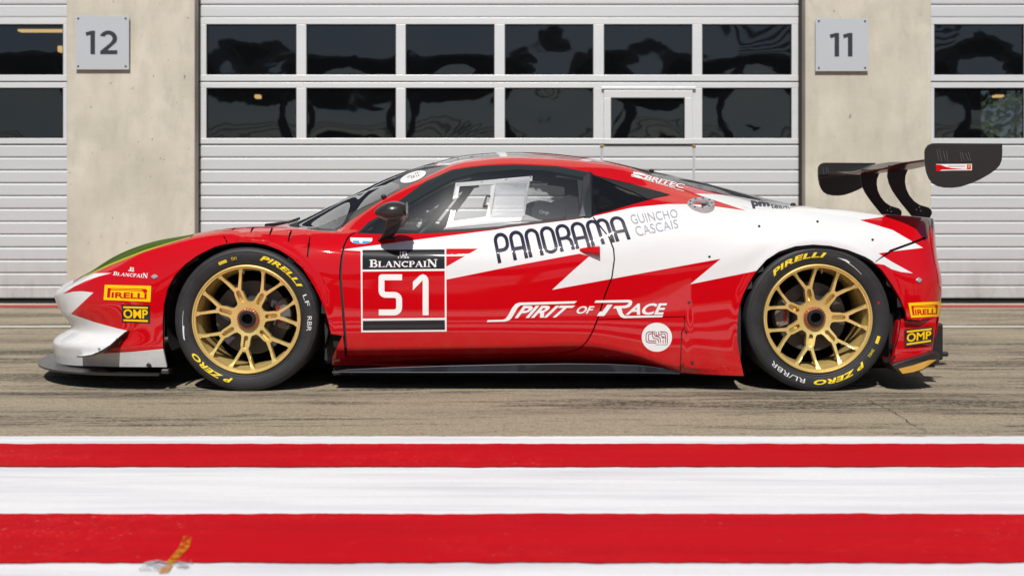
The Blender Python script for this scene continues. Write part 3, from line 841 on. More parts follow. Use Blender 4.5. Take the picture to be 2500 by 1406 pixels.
def disc_px(c, r, n=14, ry=None): return [(c[0] + r*math.cos(2*math.pi*k/n), c[1] + (ry or r)*math.sin(2*math.pi*k/n)) for k in range(n)]

JM = NV - 1
R7 = 149
X7 = lambda px, py, y: float(P(px, py, y)[0])
ARCH_F = [(407,893.5),(398,851.6),(396.7,789),(399.7,744),(408.6,705),(426.5,672),(452,645),(480,624.6),(494,617),(525,602),(553,595),(588,591.5),(619,592.6),(650,598),(681.6,610),(713,630),(738,654),(760,686),(778.6,721.5),(794,756),(803,790),(808,815),(836,819),(824,845),(811,875),(811,960),(407,960)]
ARCH_R = [(1817,960),(1816,918),(1806,871),(1800,831),(1800,792),(1804,752),(1814,720),(1827,692),(1847,661),(1871,634),(1902,614),(1942,601),(1985,597),(2027,600),(2070,610),(2113,627),(2130,637),(2155,661),(2178,694),(2198,728),(2212,763),(2214,779),(2191,787),(2185,836),(2177,890),(2172,960)]
DOOR = [(866,568),(856,574),(848,582),(840,601),(835,627),(832,655),(831,680),(834,714),(839,778),(844,842),(847,871.5),(1180,868.4),(1260,866),(1365,862),(1399,857.5),(1418,849),(1433,833),(1446.6,810),(1460,776),(1478,718),(1494,677),(1500,633),(1498,608),(1486.5,578.5),(1468,556),(1448,530.5),(1441,421),(1360,405.5),(1260,401.5),(1181,404),(1103,414),(1041,441),(978,487),(923,528.5),(900,541)]
GLASS_OUT = [(872,569.5),(900,542),(923.5,529),(978,488),(1041,442),(1103,415),(1181.6,405),(1260,402.5),(1360,406.5),(1440,421),(1444,530),(1430,531),(1403,535),(1330,544),(1238,555),(1211,559.5),(1125,566),(1040,570),(963,571.5),(916,571.5)]
GLASS_IN = [(880,568),(905,548),(929,533),(1000,497),(1041,472),(1103,438.5),(1166,422.5),(1260,414.5),(1330,417),(1360,422),(1424,434.5),(1412,532.5),(1403,534),(1330,543),(1238,554),(1211,558.5),(1125,565),(1040,569),(963,570.5),(916,570.5)]
QUARTER = [(1446,427),(1540,448),(1639,475.5),(1593.5,486),(1536.6,501.5),(1491,515),(1446,526)]
SCREEN = [('u',-1.235,JM),(700,551.5),(742,557),(795,565.5),(819,566),(843.5,547),(873,528),(916,499),(948,479.5),(980,462),(1022.8,441),('u',X7(1040,432,-.60),R7),('u',X7(1065,420.5,-.59),R7),('u',X7(1094,405,-.57),R7),('u',X7(1097,403,-.565),R7+2),('u',-.40,162),('u',-.43,JM)]
SCREEN_IN = [('u',-1.20,JM),(727,553),(762,556.5),(792,548),(815,536.5),(862,517),(912,493),(950,473),(976,458.5),(974,449),(957,446),(973,424.5),('u',-.80,JM)]
ENGINE = [('u',.66,JM),('u',.63,165)] + [('u', X7(*q), R7) for q in ((1540,410,-.51),(1580,425,-.518),(1605,434.5,-.525),(1640,443,-.53),(1673,451.5,-.54),(1741,470,-.555),(1791,479,-.565),(1873,493,-.575),(1946,503.5,-.58))] + [('u',1.52,JM)]
HEAD = [(178,690),(201,677),(229,666),(262,651),(301,635),(349,615.6),(408.6,596),(468,578),('u',-1.58,118),('u',-1.85,114),('u',-2.10,110)]
TAIL = [(2162,529.5),(2185.6,537),(2210.8,546.4),(2236,559),(2251,579),(2257,589),(2266,580),('u',2.15,105),('u',2.0,112),('u',1.86,104)]
WHITE = [
 [(831,610),(1040,582.5),(1211,561),(1238,556),(1403,536),(1448,528.5),(1546,506.5),(1628,498.5),(1690,498.5),(1739,503),(1823,515),(1760,494),(1696,473),(1746,474.5),(1791,478.8),(1873,492),(1946,503),('u',1.60,116),('u',1.80,112),(2148,524.5),(2158,529),(2099.5,537.6),(2179.5,561.8),(2227,589.6),(2253.6,605),(2173.5,614.4),(2144.6,618.6),(2179.5,640.4),(2228.8,667.3),(2200,664),(2176.5,657),(2158.6,646.4),(2135,643),(2130,637),(2113,627),(2070,610),(1985,597),(1902,614),(1847,661),(1685,694),(1760,631.6),(1348,707.5),(1400.6,659),(1439,625.7),(1415.6,619),(1260,648),(1090,682.4),(1090,651),(1167,607),(1090,607.3),(880,613)],
 [(178,691),(201,677.5),(229.4,667),(272.7,666.4),(240,675),(205.5,687.3),(180,700),(153.2,717.8),(178.6,712),(200,711),(227.9,714.2),(172.6,766.4),(229.4,785.9),(289,802.3),(316,808.3),(292,838),(250,862.8),(319,859),(398,851.6),(405,870),(409,905),('u',-1.9,0),('u',-2.43,0),('u',-2.44,88),('u',-2.30,104)],
 # roof
 [('u',-.42,JM),('u',-.39,162),('u',-.33,152),('u',-.25,150.5),('u',-.1,150.5),('u',.1,151),('u',.25,152),('u',.38,151),('u',.52,150.3),('u',.40,154),('u',.25,157),('u',.12,160),('u',.06,168),('u',.08,JM)],
]
GAPS = [ribbon([(1461,780),(1560,776.5),(1672,772.5)], 2.2), ribbon([(2137,640),(2150,630),(2170,617),(2173,613),(2230,592),(2259,580.5)], [2, 3, 5, 6, 6, 5]),
 ribbon([(1672,772),(1671,800),(1664,812),(1662,870),(1660,912)], 2.6),
 ribbon([(546,577),(551,585),(555,594)], 3.), ribbon([(757,577),(754,600),(751,628)], [2, 5, 4]),
 ribbon([(839,819),(841,845),(845,873)], 3.)]
for a, (t0, t1) in zip([530, 571, 616, 662, 708], ((559, 562), (555, 562), (554, 568), (557, 575), (563, 590))):
    GAPS.append(ribbon([(a+3, t0), (a-1, (t0+t1)/2), (a-4, t1)], [5.5, 4.5, 2.5]))
RIV = [disc_px(c, 3.2) for c in ((1732,627),(1853.5,552.5),(1996,541),(2130.5,585.5))]

layers = []   # (polygon, tag)
def lay(pts, tg, step=5.): layers.append((spoly(pts, step), tg))
S_LU, S_LV = UL[-1], VL[-1]
layers.append(([(0, 0), (S_LU, 0), (S_LU, S_LV), (0, S_LV)], 'body'))
lay(DOOR, 'door'); lay(ENGINE, 'engine'); lay(SCREEN, 'screen_frame'); lay(SCREEN_IN, 'screen'); lay(HEAD, 'head'); lay(TAIL, 'tail')
lay(QUARTER, 'quarter'); he_ = list(zip(*to_s(*inv(dens_poly([(201,677),(229,666),(262,651),(301,635),(349,615.6),(408.6,596),(462,580)], False))))); layers.append((he_ + [(a, b_ + .013) for a, b_ in he_[::-1]], '#edge'))
for wp in WHITE: lay(wp, '#white')
lay([(1436,418.5),(1443,420.5),(1450,426),(1450,528),(1440,533),(1426,533)], '#black'); lay(GLASS_OUT, 'frame'); lay(GLASS_IN, 'glass')
dl, dr = ribbon(DOOR[:26], 4.2, False)[:26], None
rb = ribbon(DOOR[:26], [2.5, 3, 4, 5, 6] + [6.5]*5 + [6, 5, 4.5, 4, 3.6] + [3.6]*11)
lay(rb, 'hole', 4.)
for gp in GAPS: lay(gp, 'hole', 4.)
for rv in RIV: lay(rv, '#black')
BLK = [(2060 + x/3.347, 500 + y/3.347) for x, y in [(436,948),(480,932),(620,942),(775,917),(830,935),(800,1010),(790,1100),(780,1185),(740,1300),(395,1400),(410,1200),(425,1080)]]
lay(BLK, 'hole'); lay(ARCH_F, 'hole'); lay(ARCH_R, 'hole')

verts = []; faces = []
def ccw(p):
    a_ = sum(p[i-1][0]*p[i][1] - p[i][0]*p[i-1][1] for i in range(len(p)))
    return p if a_ > 0 else p[::-1]
for poly, tg in layers:
    poly = ccw(poly); o_ = len(verts); verts += [Vector((a, b_)) for a, b_ in poly]; faces.append(list(range(o_, o_ + len(poly))))
# interior points, finer where the skin bends most
gi = 0
for a in np.arange(.008, S_LU, .0165):
    gi += 1
    for b_ in np.arange(.006 + (gi % 2)*.008, S_LV, .0165):
        verts.append(Vector((a + rnd.uniform(-.002, .002), b_ + rnd.uniform(-.002, .002))))
cv_, _, cf_, _, _, co_ = delaunay_2d_cdt(verts, [], faces, 1, 1e-6)
cs2 = np.array([(p.x, p.y) for p in cv_])
cs2[:, 0] = np.clip(cs2[:, 0], 0, S_LU); cs2[:, 1] = np.clip(cs2[:, 1], 0, S_LV)
ti, tj = from_s(cs2[:, 0], cs2[:, 1])
SP = samp(G, ti, tj); SN = samp(N, ti, tj); SN /= np.linalg.norm(SN, axis=-1, keepdims=True) + 1e-12
raw2 = np.array([(p.x, p.y) for p in cv_])
order = {k: i for i, (_, k) in enumerate(layers)}
parts = {}
for f, og in zip(cf_, co_):
    cen = raw2[list(f)].mean(0)
    if cen[1] < 0: continue
    part, colr = None, 'red'
    for i in sorted(og):
        tg = layers[i][1]
        if tg.startswith('#'): colr = tg[1:]
        elif part != 'hole' or tg == 'hole': part = tg
    if part is None or part == 'hole': continue
    parts.setdefault(part, []).append((tuple(f), colr))

def panel(name, tris, mats, colour, parent=None, depth=.012, both=False, rim=True, off=0., only_far=False):
    """one body panel: outer skin with its exact normals, plus a returned edge"""
    vm = {}; V_, Nn, Fc, Mi = [], [], [], []
    edges = {}
    for f, c in tris:
        a = SP[list(f)]; n_ = np.cross(a[1] - a[0], a[2] - a[0])
        if np.dot(n_, SN[f[0]]) < 0: f = f[::-1]
        if np.linalg.norm(n_) < 1e-12: continue
        for i in f:
            if i not in vm: vm[i] = len(V_); V_.append(SP[i] + SN[i]*off); Nn.append(SN[i])
        Fc.append(tuple(vm[i] for i in f)); Mi.append(colour(c))
        for q in range(3):
            e = (f[q], f[(q+1) % 3]); edges[e] = colour(c)
    if rim:
        for (a, c), ci in edges.items():
            if (c, a) in edges: continue
            if abs(SP[a][1]) < 1e-5 and abs(SP[c][1]) < 1e-5: continue
            o_ = len(V_); t_ = np.cross(SP[c] - SP[a], SN[a]); t_ /= np.linalg.norm(t_) + 1e-12
            for i, d_ in ((a, 0), (c, 0), (c, depth), (a, depth)):
                V_.append(SP[i] + SN[i]*(off - d_)); Nn.append(t_)
            Fc.append((o_+1, o_, o_+3, o_+2)); Mi.append(ci)
    V_ = np.array(V_); Nn = np.array(Nn)
    if both or only_far:
        n0 = len(V_); V2 = V_*np.array([1, -1, 1]); N2 = Nn*np.array([1, -1, 1])
        F2 = [tuple(i + n0 for i in f[::-1]) for f in Fc]
        if only_far: V_, Nn, Fc = V2, N2, [f[::-1] for f in Fc]
        else: V_ = np.concatenate([V_, V2]); Nn = np.concatenate([Nn, N2]); Fc = Fc + F2; Mi = Mi + Mi
    me = bpy.data.meshes.new(name); me.from_pydata([tuple(p) for p in V_], [], Fc)
    for m in mats: me.materials.append(M[m])
    me.polygons.foreach_set('material_index', Mi); me.polygons.foreach_set('use_smooth', [True]*len(Fc))
    me.update()
    if len(me.polygons) == len(Fc): me.normals_split_custom_set_from_vertices([tuple(n_) for n_ in Nn])
    o = bpy.data.objects.new(name, me); col.objects.link(o); o.parent = parent or car
    return o
LIV = ['red', 'white', 'black']; lc = lambda c: LIV.index(c) if c in LIV else 0
far_body = parts['body'] + parts['door']
body = panel('body', parts['body'], LIV, lc)
body_far = panel('body_side', far_body, LIV, lc, only_far=True); body_far.parent = body
door_ = panel('door', parts['door'], LIV, lc)
panel('side_window', parts['glass'], ['glass'], lambda c: 0, door_, rim=False)
panel('window_frame', parts['frame'], ['teal'], lambda c: 0, door_, off=.001)
fw = panel('side_window', parts['glass'], ['glass'], lambda c: 0, body, rim=False, only_far=True)
panel('window_frame', parts['frame'], ['teal'], lambda c: 0, body, only_far=True)
panel('quarter_window', parts['quarter'], ['quarter'], lambda c: 0, rim=False)
panel('quarter_window', parts['quarter'], ['quarter'], lambda c: 0, rim=False, only_far=True)
ws = panel('windscreen', parts['screen'], ['screen'], lambda c: 0, rim=False, both=True)
panel('windscreen_border', parts['screen_frame'], ['black'], lambda c: 0, ws, rim=False, both=True)
panel('engine_cover', parts['engine'], ['black'], lambda c: 0, rim=False, both=True)
for far in (False, True):
    panel('headlight', parts['head'], ['headlamp', 'lampedge'], lambda c: int(c == 'edge'), rim=False, only_far=far)
    panel('tail_light', parts['tail'], ['taillamp'], lambda c: 0, rim=False, only_far=far)

# inner lining behind the gaps: the same skin, set in, left open at glass and arches
LT = set()
lin = MB(); iu = list(range(0, NU, 5)) + [NU-1]; jv = list(range(0, NV, 4)) + [NV-1]
open_polys = [layers[i][0] for i, (_, k) in enumerate(layers) if k in ('glass', 'quarter', 'screen', 'head') or (k == 'hole' and i >= len(layers) - 3)]
def pip(pt, poly):
    x, y = pt; c = False; n = len(poly); j = n - 1
    for i in range(n):
        if (poly[i][1] > y) != (poly[j][1] > y) and x < (poly[j][0]-poly[i][0])*(y-poly[i][1])/(poly[j][1]-poly[i][1]) + poly[i][0]: c = not c
        j = i
    return c
def grow(poly, k):
    c = np.mean(poly, 0); return [tuple(np.array(p) + (np.array(p) - c)/np.linalg.norm(np.array(p) - c)*k) for p in poly]
bb = [(np.min(p, 0), np.max(p, 0), p) for p in open_polys]
for sgn in (1, -1):
    vs2 = [G[i, j]*np.array([1, sgn, 1]) - N[i, j]*np.array([1, sgn, 1])*.016 for i in iu for j in jv]
    fs2 = []
    for a in range(len(iu)-1):
        for c in range(len(jv)-1):
            q = to_s((iu[a]+iu[a+1])/2., np.float64((jv[c]+jv[c+1])/2.)); q = (float(q[0]), float(q[1]))
            if any((lo <= q).all() and (q <= hi).all() and pip(q, p) for lo, hi, p in bb): continue
            n_ = len(jv); fs2.append((a*n_+c, (a+1)*n_+c, (a+1)*n_+c+1, a*n_+c+1))
    lin.add(vs2, fs2, True)
obj('inner_lining', lin, 'liner', car)

# ------------------------------------------------------------------ lettering tools
def text2d(body, bold=0., shear=0., spacing=1., res=4):
    """built-in font -> (verts2d normalised to the unit box, faces, width/height)"""
    cu = bpy.data.curves.new('lettering', 'FONT'); cu.body = body; cu.size = 1; cu.offset = bold; cu.shear = shear
    cu.space_character = spacing; cu.resolution_u = res
    o = bpy.data.objects.new('lettering', cu); col.objects.link(o)
    dg = bpy.context.evaluated_depsgraph_get(); e = o.evaluated_get(dg); me = e.to_mesh()
    v_ = np.array([p.co[:2] for p in me.vertices]); f_ = [tuple(p.vertices) for p in me.polygons]
    e.to_mesh_clear(); bpy.data.objects.remove(o); bpy.data.curves.remove(cu)
    lo, hi = v_.min(0), v_.max(0)
    return (v_ - lo)/(hi - lo), f_, (hi - lo)[0]/(hi - lo)[1]
def union(polys, grid=None):
    """2D polygons (any overlap) -> verts, triangles of their union"""
    vs, fs = [], []
    for p in polys:
        p = ccw([tuple(q) for q in p]); o_ = len(vs); vs += [Vector(q) for q in p]; fs.append(list(range(o_, o_ + len(p))))
    if grid:
        a = np.array([v_[:] for v_ in vs]); lo, hi = a.min(0), a.max(0)
        for x in np.arange(lo[0] + grid/2, hi[0], grid):
            for y in np.arange(lo[1] + grid/2, hi[1], grid): vs.append(Vector((x, y)))
    v_, _, f_, _, _, og = delaunay_2d_cdt(vs, [], fs, 1, 1e-7)
    return np.array([p[:] for p in v_]), [tuple(f) for f, o_ in zip(f_, og) if o_]
def stroke(pts, wd, cap=True):
    """stroked path as overlapping polygons"""
    out = []; n = len(pts)
    for i in range(n - 1):
        a, c = np.array(pts[i], float), np.array(pts[i+1], float); d = c - a; L = np.hypot(*d)
        if L < 1e-9: continue
        d /= L; nn = np.array([-d[1], d[0]])
        w0 = (wd[i] if hasattr(wd, '__len__') else wd)/2; w1 = (wd[i+1] if hasattr(wd, '__len__') else wd)/2
        out.append([tuple(a + nn*w0), tuple(a - nn*w0), tuple(c - nn*w1), tuple(c + nn*w1)])
        if i > 0: out.append([(a[0] + w0*math.cos(2*math.pi*k/10), a[1] + w0*math.sin(2*math.pi*k/10)) for k in range(10)])
    return out
def quadmap(v_, quad):
    """unit box (y up) -> quad TL, TR, BR, BL in photo pixels"""
    TL, TR, BR, BL = [np.array(q, float) for q in quad]; a = v_[:, :1]; c = v_[:, 1:]
    return (TL*(1-a) + TR*a)*c + (BL*(1-a) + BR*a)*(1-c)
def finer(pix, tris, step):
    bm = bmesh.new(); bv_ = [bm.verts.new((p[0], p[1], 0)) for p in pix]
    for f in tris:
        try: bm.faces.new([bv_[i] for i in f])
        except ValueError: pass
    for it in range(5):
        lg = [e for e in bm.edges if e.calc_length() > step]
        if not lg: break
        bmesh.ops.subdivide_edges(bm, edges=lg, cuts=1)
        bmesh.ops.triangulate(bm, faces=bm.faces)
    bm.verts.index_update()
    pix = np.array([v_.co[:2] for v_ in bm.verts]); tris = [tuple(v_.index for v_ in f.verts) for f in bm.faces]; bm.free()
    return pix, tris
def decal(name, pix, tris, m, parent, off=.0018):
    """flat print laid on the skin, cut fine enough to follow it"""
    pix, tris = finer(pix, tris, 8.5)
    pos, n_ = skin(pix, off)
    b = MB(); fs = []
    for f in tris:
        a = pos[list(f)]; nn = np.zeros(3)
        for q in range(1, len(f) - 1): nn += np.cross(a[q] - a[0], a[q+1] - a[0])
        fs.append(f if np.dot(nn, n_[f[0]]) > 0 else f[::-1])
    b.add(pos, fs, True)
    return obj(name, b, m, parent, recalc=False)
def dtext(body, quad, m, parent, off=.0018, name='lettering', **kw):
    v_, f_, _ = text2d(body, **kw); return decal(name, quadmap(v_, quad), f_, m, parent, off)
def dpolys(name, polys, m, parent, off=.0018, grid=None):
    v_, f_ = union(polys, grid); return decal(name, v_, f_, m, parent, off)
def qrect(TL, TR, BR, BL): return [TL, TR, BR, BL]

# serif capitals for the number panel (unit height, drawn with strokes and slab serifs)
def serif(ch):
    tk, tn, sf = .20, .085, .07
    S = lambda x0, x1, y: [(x0, y - sf/2 if y > .5 else y), (x1, y - sf/2 if y > .5 else y), (x1, y + sf if y < .5 else y + sf/2), (x0, y + sf if y < .5 else y + sf/2)]
    def st(x0, y0, x1, y1, w_): return stroke([(x0, y0), (x1, y1)], w_)
    def bowl(cx, cy, rx_, ry_, a0, a1, w_, n=12): return stroke([(cx + rx_*math.cos(R(a0 + (a1-a0)*i/n)), cy + ry_*math.sin(R(a0 + (a1-a0)*i/n))) for i in range(n+1)], w_)
    if ch == 'B': return st(.2,0,.2,1,tk) + [S(0,.45,0), S(0,.45,.965)] + bowl(.4,.745,.21,.215,90,-90,.13) + bowl(.42,.27,.25,.235,90,-90,.15) + [[(.2,.93),(.42,.93),(.42,1),(.2,1)],[(.2,.48),(.42,.48),(.42,.55),(.2,.55)]], .75
    if ch == 'L': return st(.2,0,.2,1,tk) + [S(0,.4,0), S(0,.4,.965), [(.2,0),(.72,0),(.72,.07),(.2,.07)], [(.66,0),(.74,0),(.74,.28),(.69,.28)]], .78
    if ch == 'A': return st(.12,0,.46,1,tn) + st(.46,1,.78,0,tk) + [S(-.02,.28,0), S(.6,.95,0), [(.22,.30),(.62,.30),(.62,.38),(.22,.38)]], .93
    if ch == 'N': return st(.16,0,.16,1,tn) + st(.16,1,.78,0,tk) + st(.78,0,.78,1,tn) + [S(0,.32,0), S(-.02,.25,.965), S(.62,.94,.965)], .94
    if ch == 'C': return bowl(.46,.5,.36,.42,45,315,.17,20) + [[(.69,.70),(.77,.70),(.77,1),(.71,1)]], .82
    if ch == 'P': return st(.2,0,.2,1,tk) + [S(0,.42,0), S(0,.4,.965)] + bowl(.4,.73,.22,.23,90,-90,.14) + [[(.2,.93),(.42,.93),(.42,1),(.2,1)],[(.2,.46),(.42,.46),(.42,.53),(.2,.53)]], .70
    if ch == 'I': return st(.2,0,.2,1,tk) + [S(0,.4,0), S(0,.4,.965)], .42
def serif_word(word, tall):
    out = []; x = 0
    for ch, t_ in zip(word, tall):
        ps, adv = serif(ch); k = 1.28 if t_ else 1.0
        for p in ps: out.append([(x + a*k, c*k) for a, c in p])
        x += (adv + .03)*k
    v_, f_ = union(out); lo, hi = v_.min(0), v_.max(0)
    return (v_ - lo)/(hi - lo), f_

# ------------------------------------------------------------------ prints on the flank
# number panel
NP = lambda x, y: (881 + x*209, 608.5 + y*202)
dpolys('number_panel', [[(880.5, 609), (1089.5, 607.5), (1090.5, 809), (882, 811)]], 'whitep', door_, .0016, 14)
dpolys('panel_strip', [[(885, 611), (1085.5, 609.5), (1085.8, 656), (885, 658)]], 'black', door_, .0026, 12)
dpolys('panel_field', [[(885, 663), (1085.8, 661.5), (1086, 775), (885.5, 777)]], 'red', door_, .0026, 12)
dpolys('panel_strip', [[(886, 783), (1086, 781), (1086.5, 804.5), (886, 806)]], 'black', door_, .0026, 12)
v_, f_ = serif_word('BLANCPAIN', [1,0,0,0,0,0,0,0,1])
decal('lettering', quadmap(v_, [(902, 633.5), (1068, 632.5), (1068, 653), (902, 653.5)]), f_, 'whitep', door_, .0036)
v_, f_ = union([[(0,0),(.12,0),(.12,1),(0,1)],[(.3,0),(.42,0),(.42,1),(.3,1)],[(.12,.93),(.3,.93),(.3,1),(.12,1)]] + [[(a+.3, c) for a, c in p] for p in serif('B')[0]])
lo, hi = v_.min(0), v_.max(0)
decal('emblem', quadmap((v_-lo)/(hi-lo), [(976.5, 615), (994.5, 614.8), (994.5, 625.6), (976.5, 625.8)]), f_, 'whitep', door_, .0036)
dtext('1735', [(972, 627), (999, 626.8), (999, 631), (972, 631.2)], 'whitep', door_, .0036, bold=.02)
c8 = lambda x, y: (820 + x/3.905, 560 + y/3.905)
five = [(632,457),(436,457),(436,588)] + [(436+40*(1-math.cos(R(a))), 588+36*math.sin(R(a))) for a in (30, 60, 90)] + [(560,624)] + [(560+44*math.sin(R(a)), 668-44*math.cos(R(a))) for a in (30, 60, 90)] + [(604,745)] + [(560+44*math.cos(R(a)), 745+46*math.sin(R(a))) for a in (30, 60, 90)] + [(410,791)]
onep = [(751,550),(812,480)] + [(830+26*math.cos(R(a)), 472-18*math.sin(R(a))) for a in (130, 100, 60, 20)] + [(856,490),(856,817)]
dpolys('numeral', [[c8(*q) for q in p] for p in stroke(five, 56)], 'whitep', door_, .0036)
dpolys('numeral', [[c8(*q) for q in p] for p in [[(735,500),(800,440),(828,428),(858,437),(880,466),(884,500),(884,817),(828,817),(828,485),(735,580)]]], 'whitep', door_, .0036)

# deco letters with round shoulders
def deco(word):
    out = []; x = 0; w_ = 8.2
    H = 68.; r_ = 13.6
    top = lambda x0: [(x0 + 14 + 13.5*math.cos(R(a)), 50 + 13.8*math.sin(R(a))) for a in range(180, -1, -20)]
    for ch in word:
        if ch == 'P': ps = [[(x+.5,0)] + top(x) + [(x+27.5,44)] + [(x+14+13.5*math.cos(R(a)), 42+14*math.sin(R(a))) for a in range(-10, -91, -20)] + [(x+4,28)]]; adv = 37.5
        elif ch == 'A': ps = [[(x+.5,0)] + top(x) + [(x+27.5,0)], [(x+2,26),(x+26,26)]]; adv = 37.5
        elif ch == 'N': ps = [[(x+.5,0)] + top(x) + [(x+27.5,0)]]; adv = 37.5
        elif ch == 'O': ps = [[(x+.5,20)] + top(x) + [(x+27.5,20)] + [(x+14+13.5*math.cos(R(a)), 18-13.8*math.sin(R(a))) for a in range(0, 181, 20)] + [(x+.5,22)]]; adv = 37.5
        elif ch == 'R': ps = [[(x+.5,0)] + top(x) + [(x+27.5,46)] + [(x+14+13.5*math.cos(R(a)), 44+12*math.sin(R(a))) for a in range(-10, -91, -20)] + [(x+3,32)], [(x+14,32)] + [(x+16+11.5*math.cos(R(a)), 20+12*math.sin(R(a))) for a in range(80, -1, -20)] + [(x+27.5,0)]]; adv = 37.5
        elif ch == 'M': ps = [[(x+.5,0)] + [(x+12.5+12*math.cos(R(a)), 51+12.8*math.sin(R(a))) for a in range(180, -1, -20)] + [(x+24.5,0)], [(x+24.5,10),(x+24.5,51)] + [(x+36.5+12*math.cos(R(a)), 51+12.8*math.sin(R(a))) for a in range(180, -1, -20)] + [(x+48.5,0)]]; adv = 58.5
        for p in ps: out += stroke(p, w_)
        x += adv
    v_, f_ = union(out); lo, hi = v_.min(0), v_.max(0)
    return (v_ - lo)/(hi - lo), f_
v_, f_ = deco('PANORAMA')
decal('lettering', quadmap(v_, [(1202, 571.5), (1519.5, 526.5), (1540, 584), (1216, 643)]), f_, 'navy', door_)
dtext('GUINCHO', [(1536, 525), (1651, 511), (1656, 531), (1545, 548)], 'greyp', body, spacing=1.05)
dtext('CASCAIS', [(1547, 554), (1652.5, 536), (1657, 556.5), (1557, 577.5)], 'greyp', body, spacing=1.05)
# SPIRIT OF RACE
c7 = lambda x, y: (1180 + x/3.788, 660 + y/3.788)
sp_s = [(867,284),(330,298),(298,310),(268,345),(226,420),(205,446),(180,456),(40,459),(33,477),(200,473),(238,462),(262,440),(288,395),(318,345),(346,322),(842,306)]
dpolys('lettering', [[c7(*q) for q in sp_s]], 'whitep', door_)
dtext('PIRIT', [c7(352,328), c7(850,325), c7(735,433), c7(290,441)], 'whitep', door_, bold=.03, shear=.12)
dtext('OF', [c7(880,331), c7(1030,330), c7(1002,399), c7(852,401)], 'whitep', door_, bold=.025, shear=.1)
dpolys('lettering', [[c7(*q) for q in p] for p in [[(1040,279),(1340,272),(1352,296),(1026,300)], [(1340,272),(1366,276),(1378,292),(1372,316),(1352,338),(1322,348),(1300,350),(1303,326),(1330,318),(1345,304),(1338,294)], [(1215,330),(1310,326),(1305,350),(1200,352)], [(1225,340),(1275,340),(1288,395),(1308,418),(1330,421),(1662,414),(1655,432),(1300,442),(1270,430),(1248,400)], [(1148,316),(1196,316),(1118,421),(1050,421),(1076,380),(1100,380)]]], 'whitep', body)
dtext('ACE', [c7(1362,307), c7(1700,302), c7(1672,409), c7(1312,413)], 'whitep', body, bold=.03, shear=.1)
# round team badge
dpolys('badge', [disc_px((1603.5, 823), 37, 40, 35.4)], 'whitep', body, .0018, 9)
bc = lambda pts: [c7(*q) for q in pts]
bp = []
for pth in ([(1590,565),(1530,566),(1510,580),(1504,600),(1504,640),(1512,660),(1530,666),(1600,668)], [(1588,582),(1540,584),(1528,592),(1526,645),(1540,650),(1598,650)], [(1562,565),(1562,600),(1572,625),(1600,630),(1618,640),(1622,668)], [(1584,582),(1586,605),(1612,612),(1634,625),(1640,668)],
            [(1598,565),(1598,600),(1630,602)], [(1620,565),(1620,590),(1650,592),(1652,565)], [(1630,566),(1680,566),(1700,580),(1702,672)], [(1660,584),(1676,586),(1682,596),(1684,620),(1650,622)], [(1662,640),(1662,672)], [(1640,606),(1686,622),(1684,672)]):
    bp += [bc(p) for p in stroke(pth, 6.5)]
dpolys('emblem', bp, 'winep', body, .0028)
dtext('COOL RACING', [c7(1590,680), c7(1702,680), c7(1702,690), c7(1590,690)], 'winep', body, .0028)
# engine builder's mark on the pillar
c5 = lambda x, y: (1400 + x/4.393, 360 + y/4.393)
dtext('BRITEC', [c5(790,302), c5(1200,402), c5(1172,446), c5(752,340)], 'whitep', body, bold=.025, shear=-.0)
for p in [[(642,266),(700,272),(760,292),(790,300),(770,312),(700,298),(640,290)], [(622,292),(690,304),(740,322),(735,334),(680,322),(618,300)], [(618,308),(740,338),(742,344),(620,314)], [(1092,446),(1184,468),(1184,474),(1092,452)]]:
    dpolys('emblem', [[c5(*q) for q in p]], 'whitep', body)
dtext('RACE ENGINES', [c5(742,328), c5(1092,430), c5(1088,446), c5(736,346)], 'whitep', body, bold=.02)
# deck mark
dtext('pm', [(1832, 489.5), (1879, 496.5), (1879.5, 507.5), (1838, 510)], 'navy', body, bold=.05)
dtext('team', [(1881, 498), (1926, 505), (1928, 511), (1883, 509)], 'navy', body)
# supplier marks on the front corner and the rear bumper
def pbox(quad, par, wob=0):
    q = quad
    dpolys('sticker', [q], 'yellow', par, .0018, 9)
    mp = lambda pts: [tuple(x) for x in quadmap(np.array(pts, float), q)]
    ps = [mp([(.07,.17),(.135,.17),(.135,.80),(.07,.80)]), mp([(.07,.66),(.90,.66),(.90,.80),(.07,.80)]), mp([(.86,.55),(.915,.57),(.925,.70),(.90,.80),(.84,.80),(.84,.56)])]
    dpolys('logo', ps, 'redp', par, .0028)
    dpolys('logo', [mp([(.15,.70),(.80,.70),(.82,.745),(.15,.745)])], 'yellow', par, .0036)
    v_, f_, _ = text2d('IRELLI', bold=.03)
    v_ = v_*np.array([.75, .37]) + np.array([.165, .165])
    decal('lettering', quadmap(v_, q), f_, 'redp', par, .0028)
pbox([(256.5, 695.5), (369.5, 698), (367.5, 737), (253.5, 732)], body)
pbox([(2217, 739.5), (2296, 735.5), (2292, 772), (2224, 775.5)], body)
def obox(quad, par):
    dpolys('sticker', [quad], 'black', par, .0018, 8)
    mp = lambda pts: [tuple(x) for x in quadmap(np.array(pts, float), quad)]
    dpolys('logo', [mp([(.07,.80),(.93,.80),(.93,.90),(.07,.90)]), mp([(.07,.08),(.93,.08),(.93,.18),(.07,.18)])], 'yellow', par, .0028)
    v_, f_, _ = text2d('OMP', bold=.022)
    decal('lettering', quadmap(v_*np.array([.86, .50]) + np.array([.07, .25]), quad), f_, 'yellow', par, .0028)
obox([(297, 743), (366.5, 745), (366.5, 789.5), (298, 787)], body)
c1 = lambda x, y: (80 + x/3.3475, 520 + y/3.3475)
v_, f_ = serif_word('BLANCPAIN', [1,0,0,0,0,0,0,0,1])
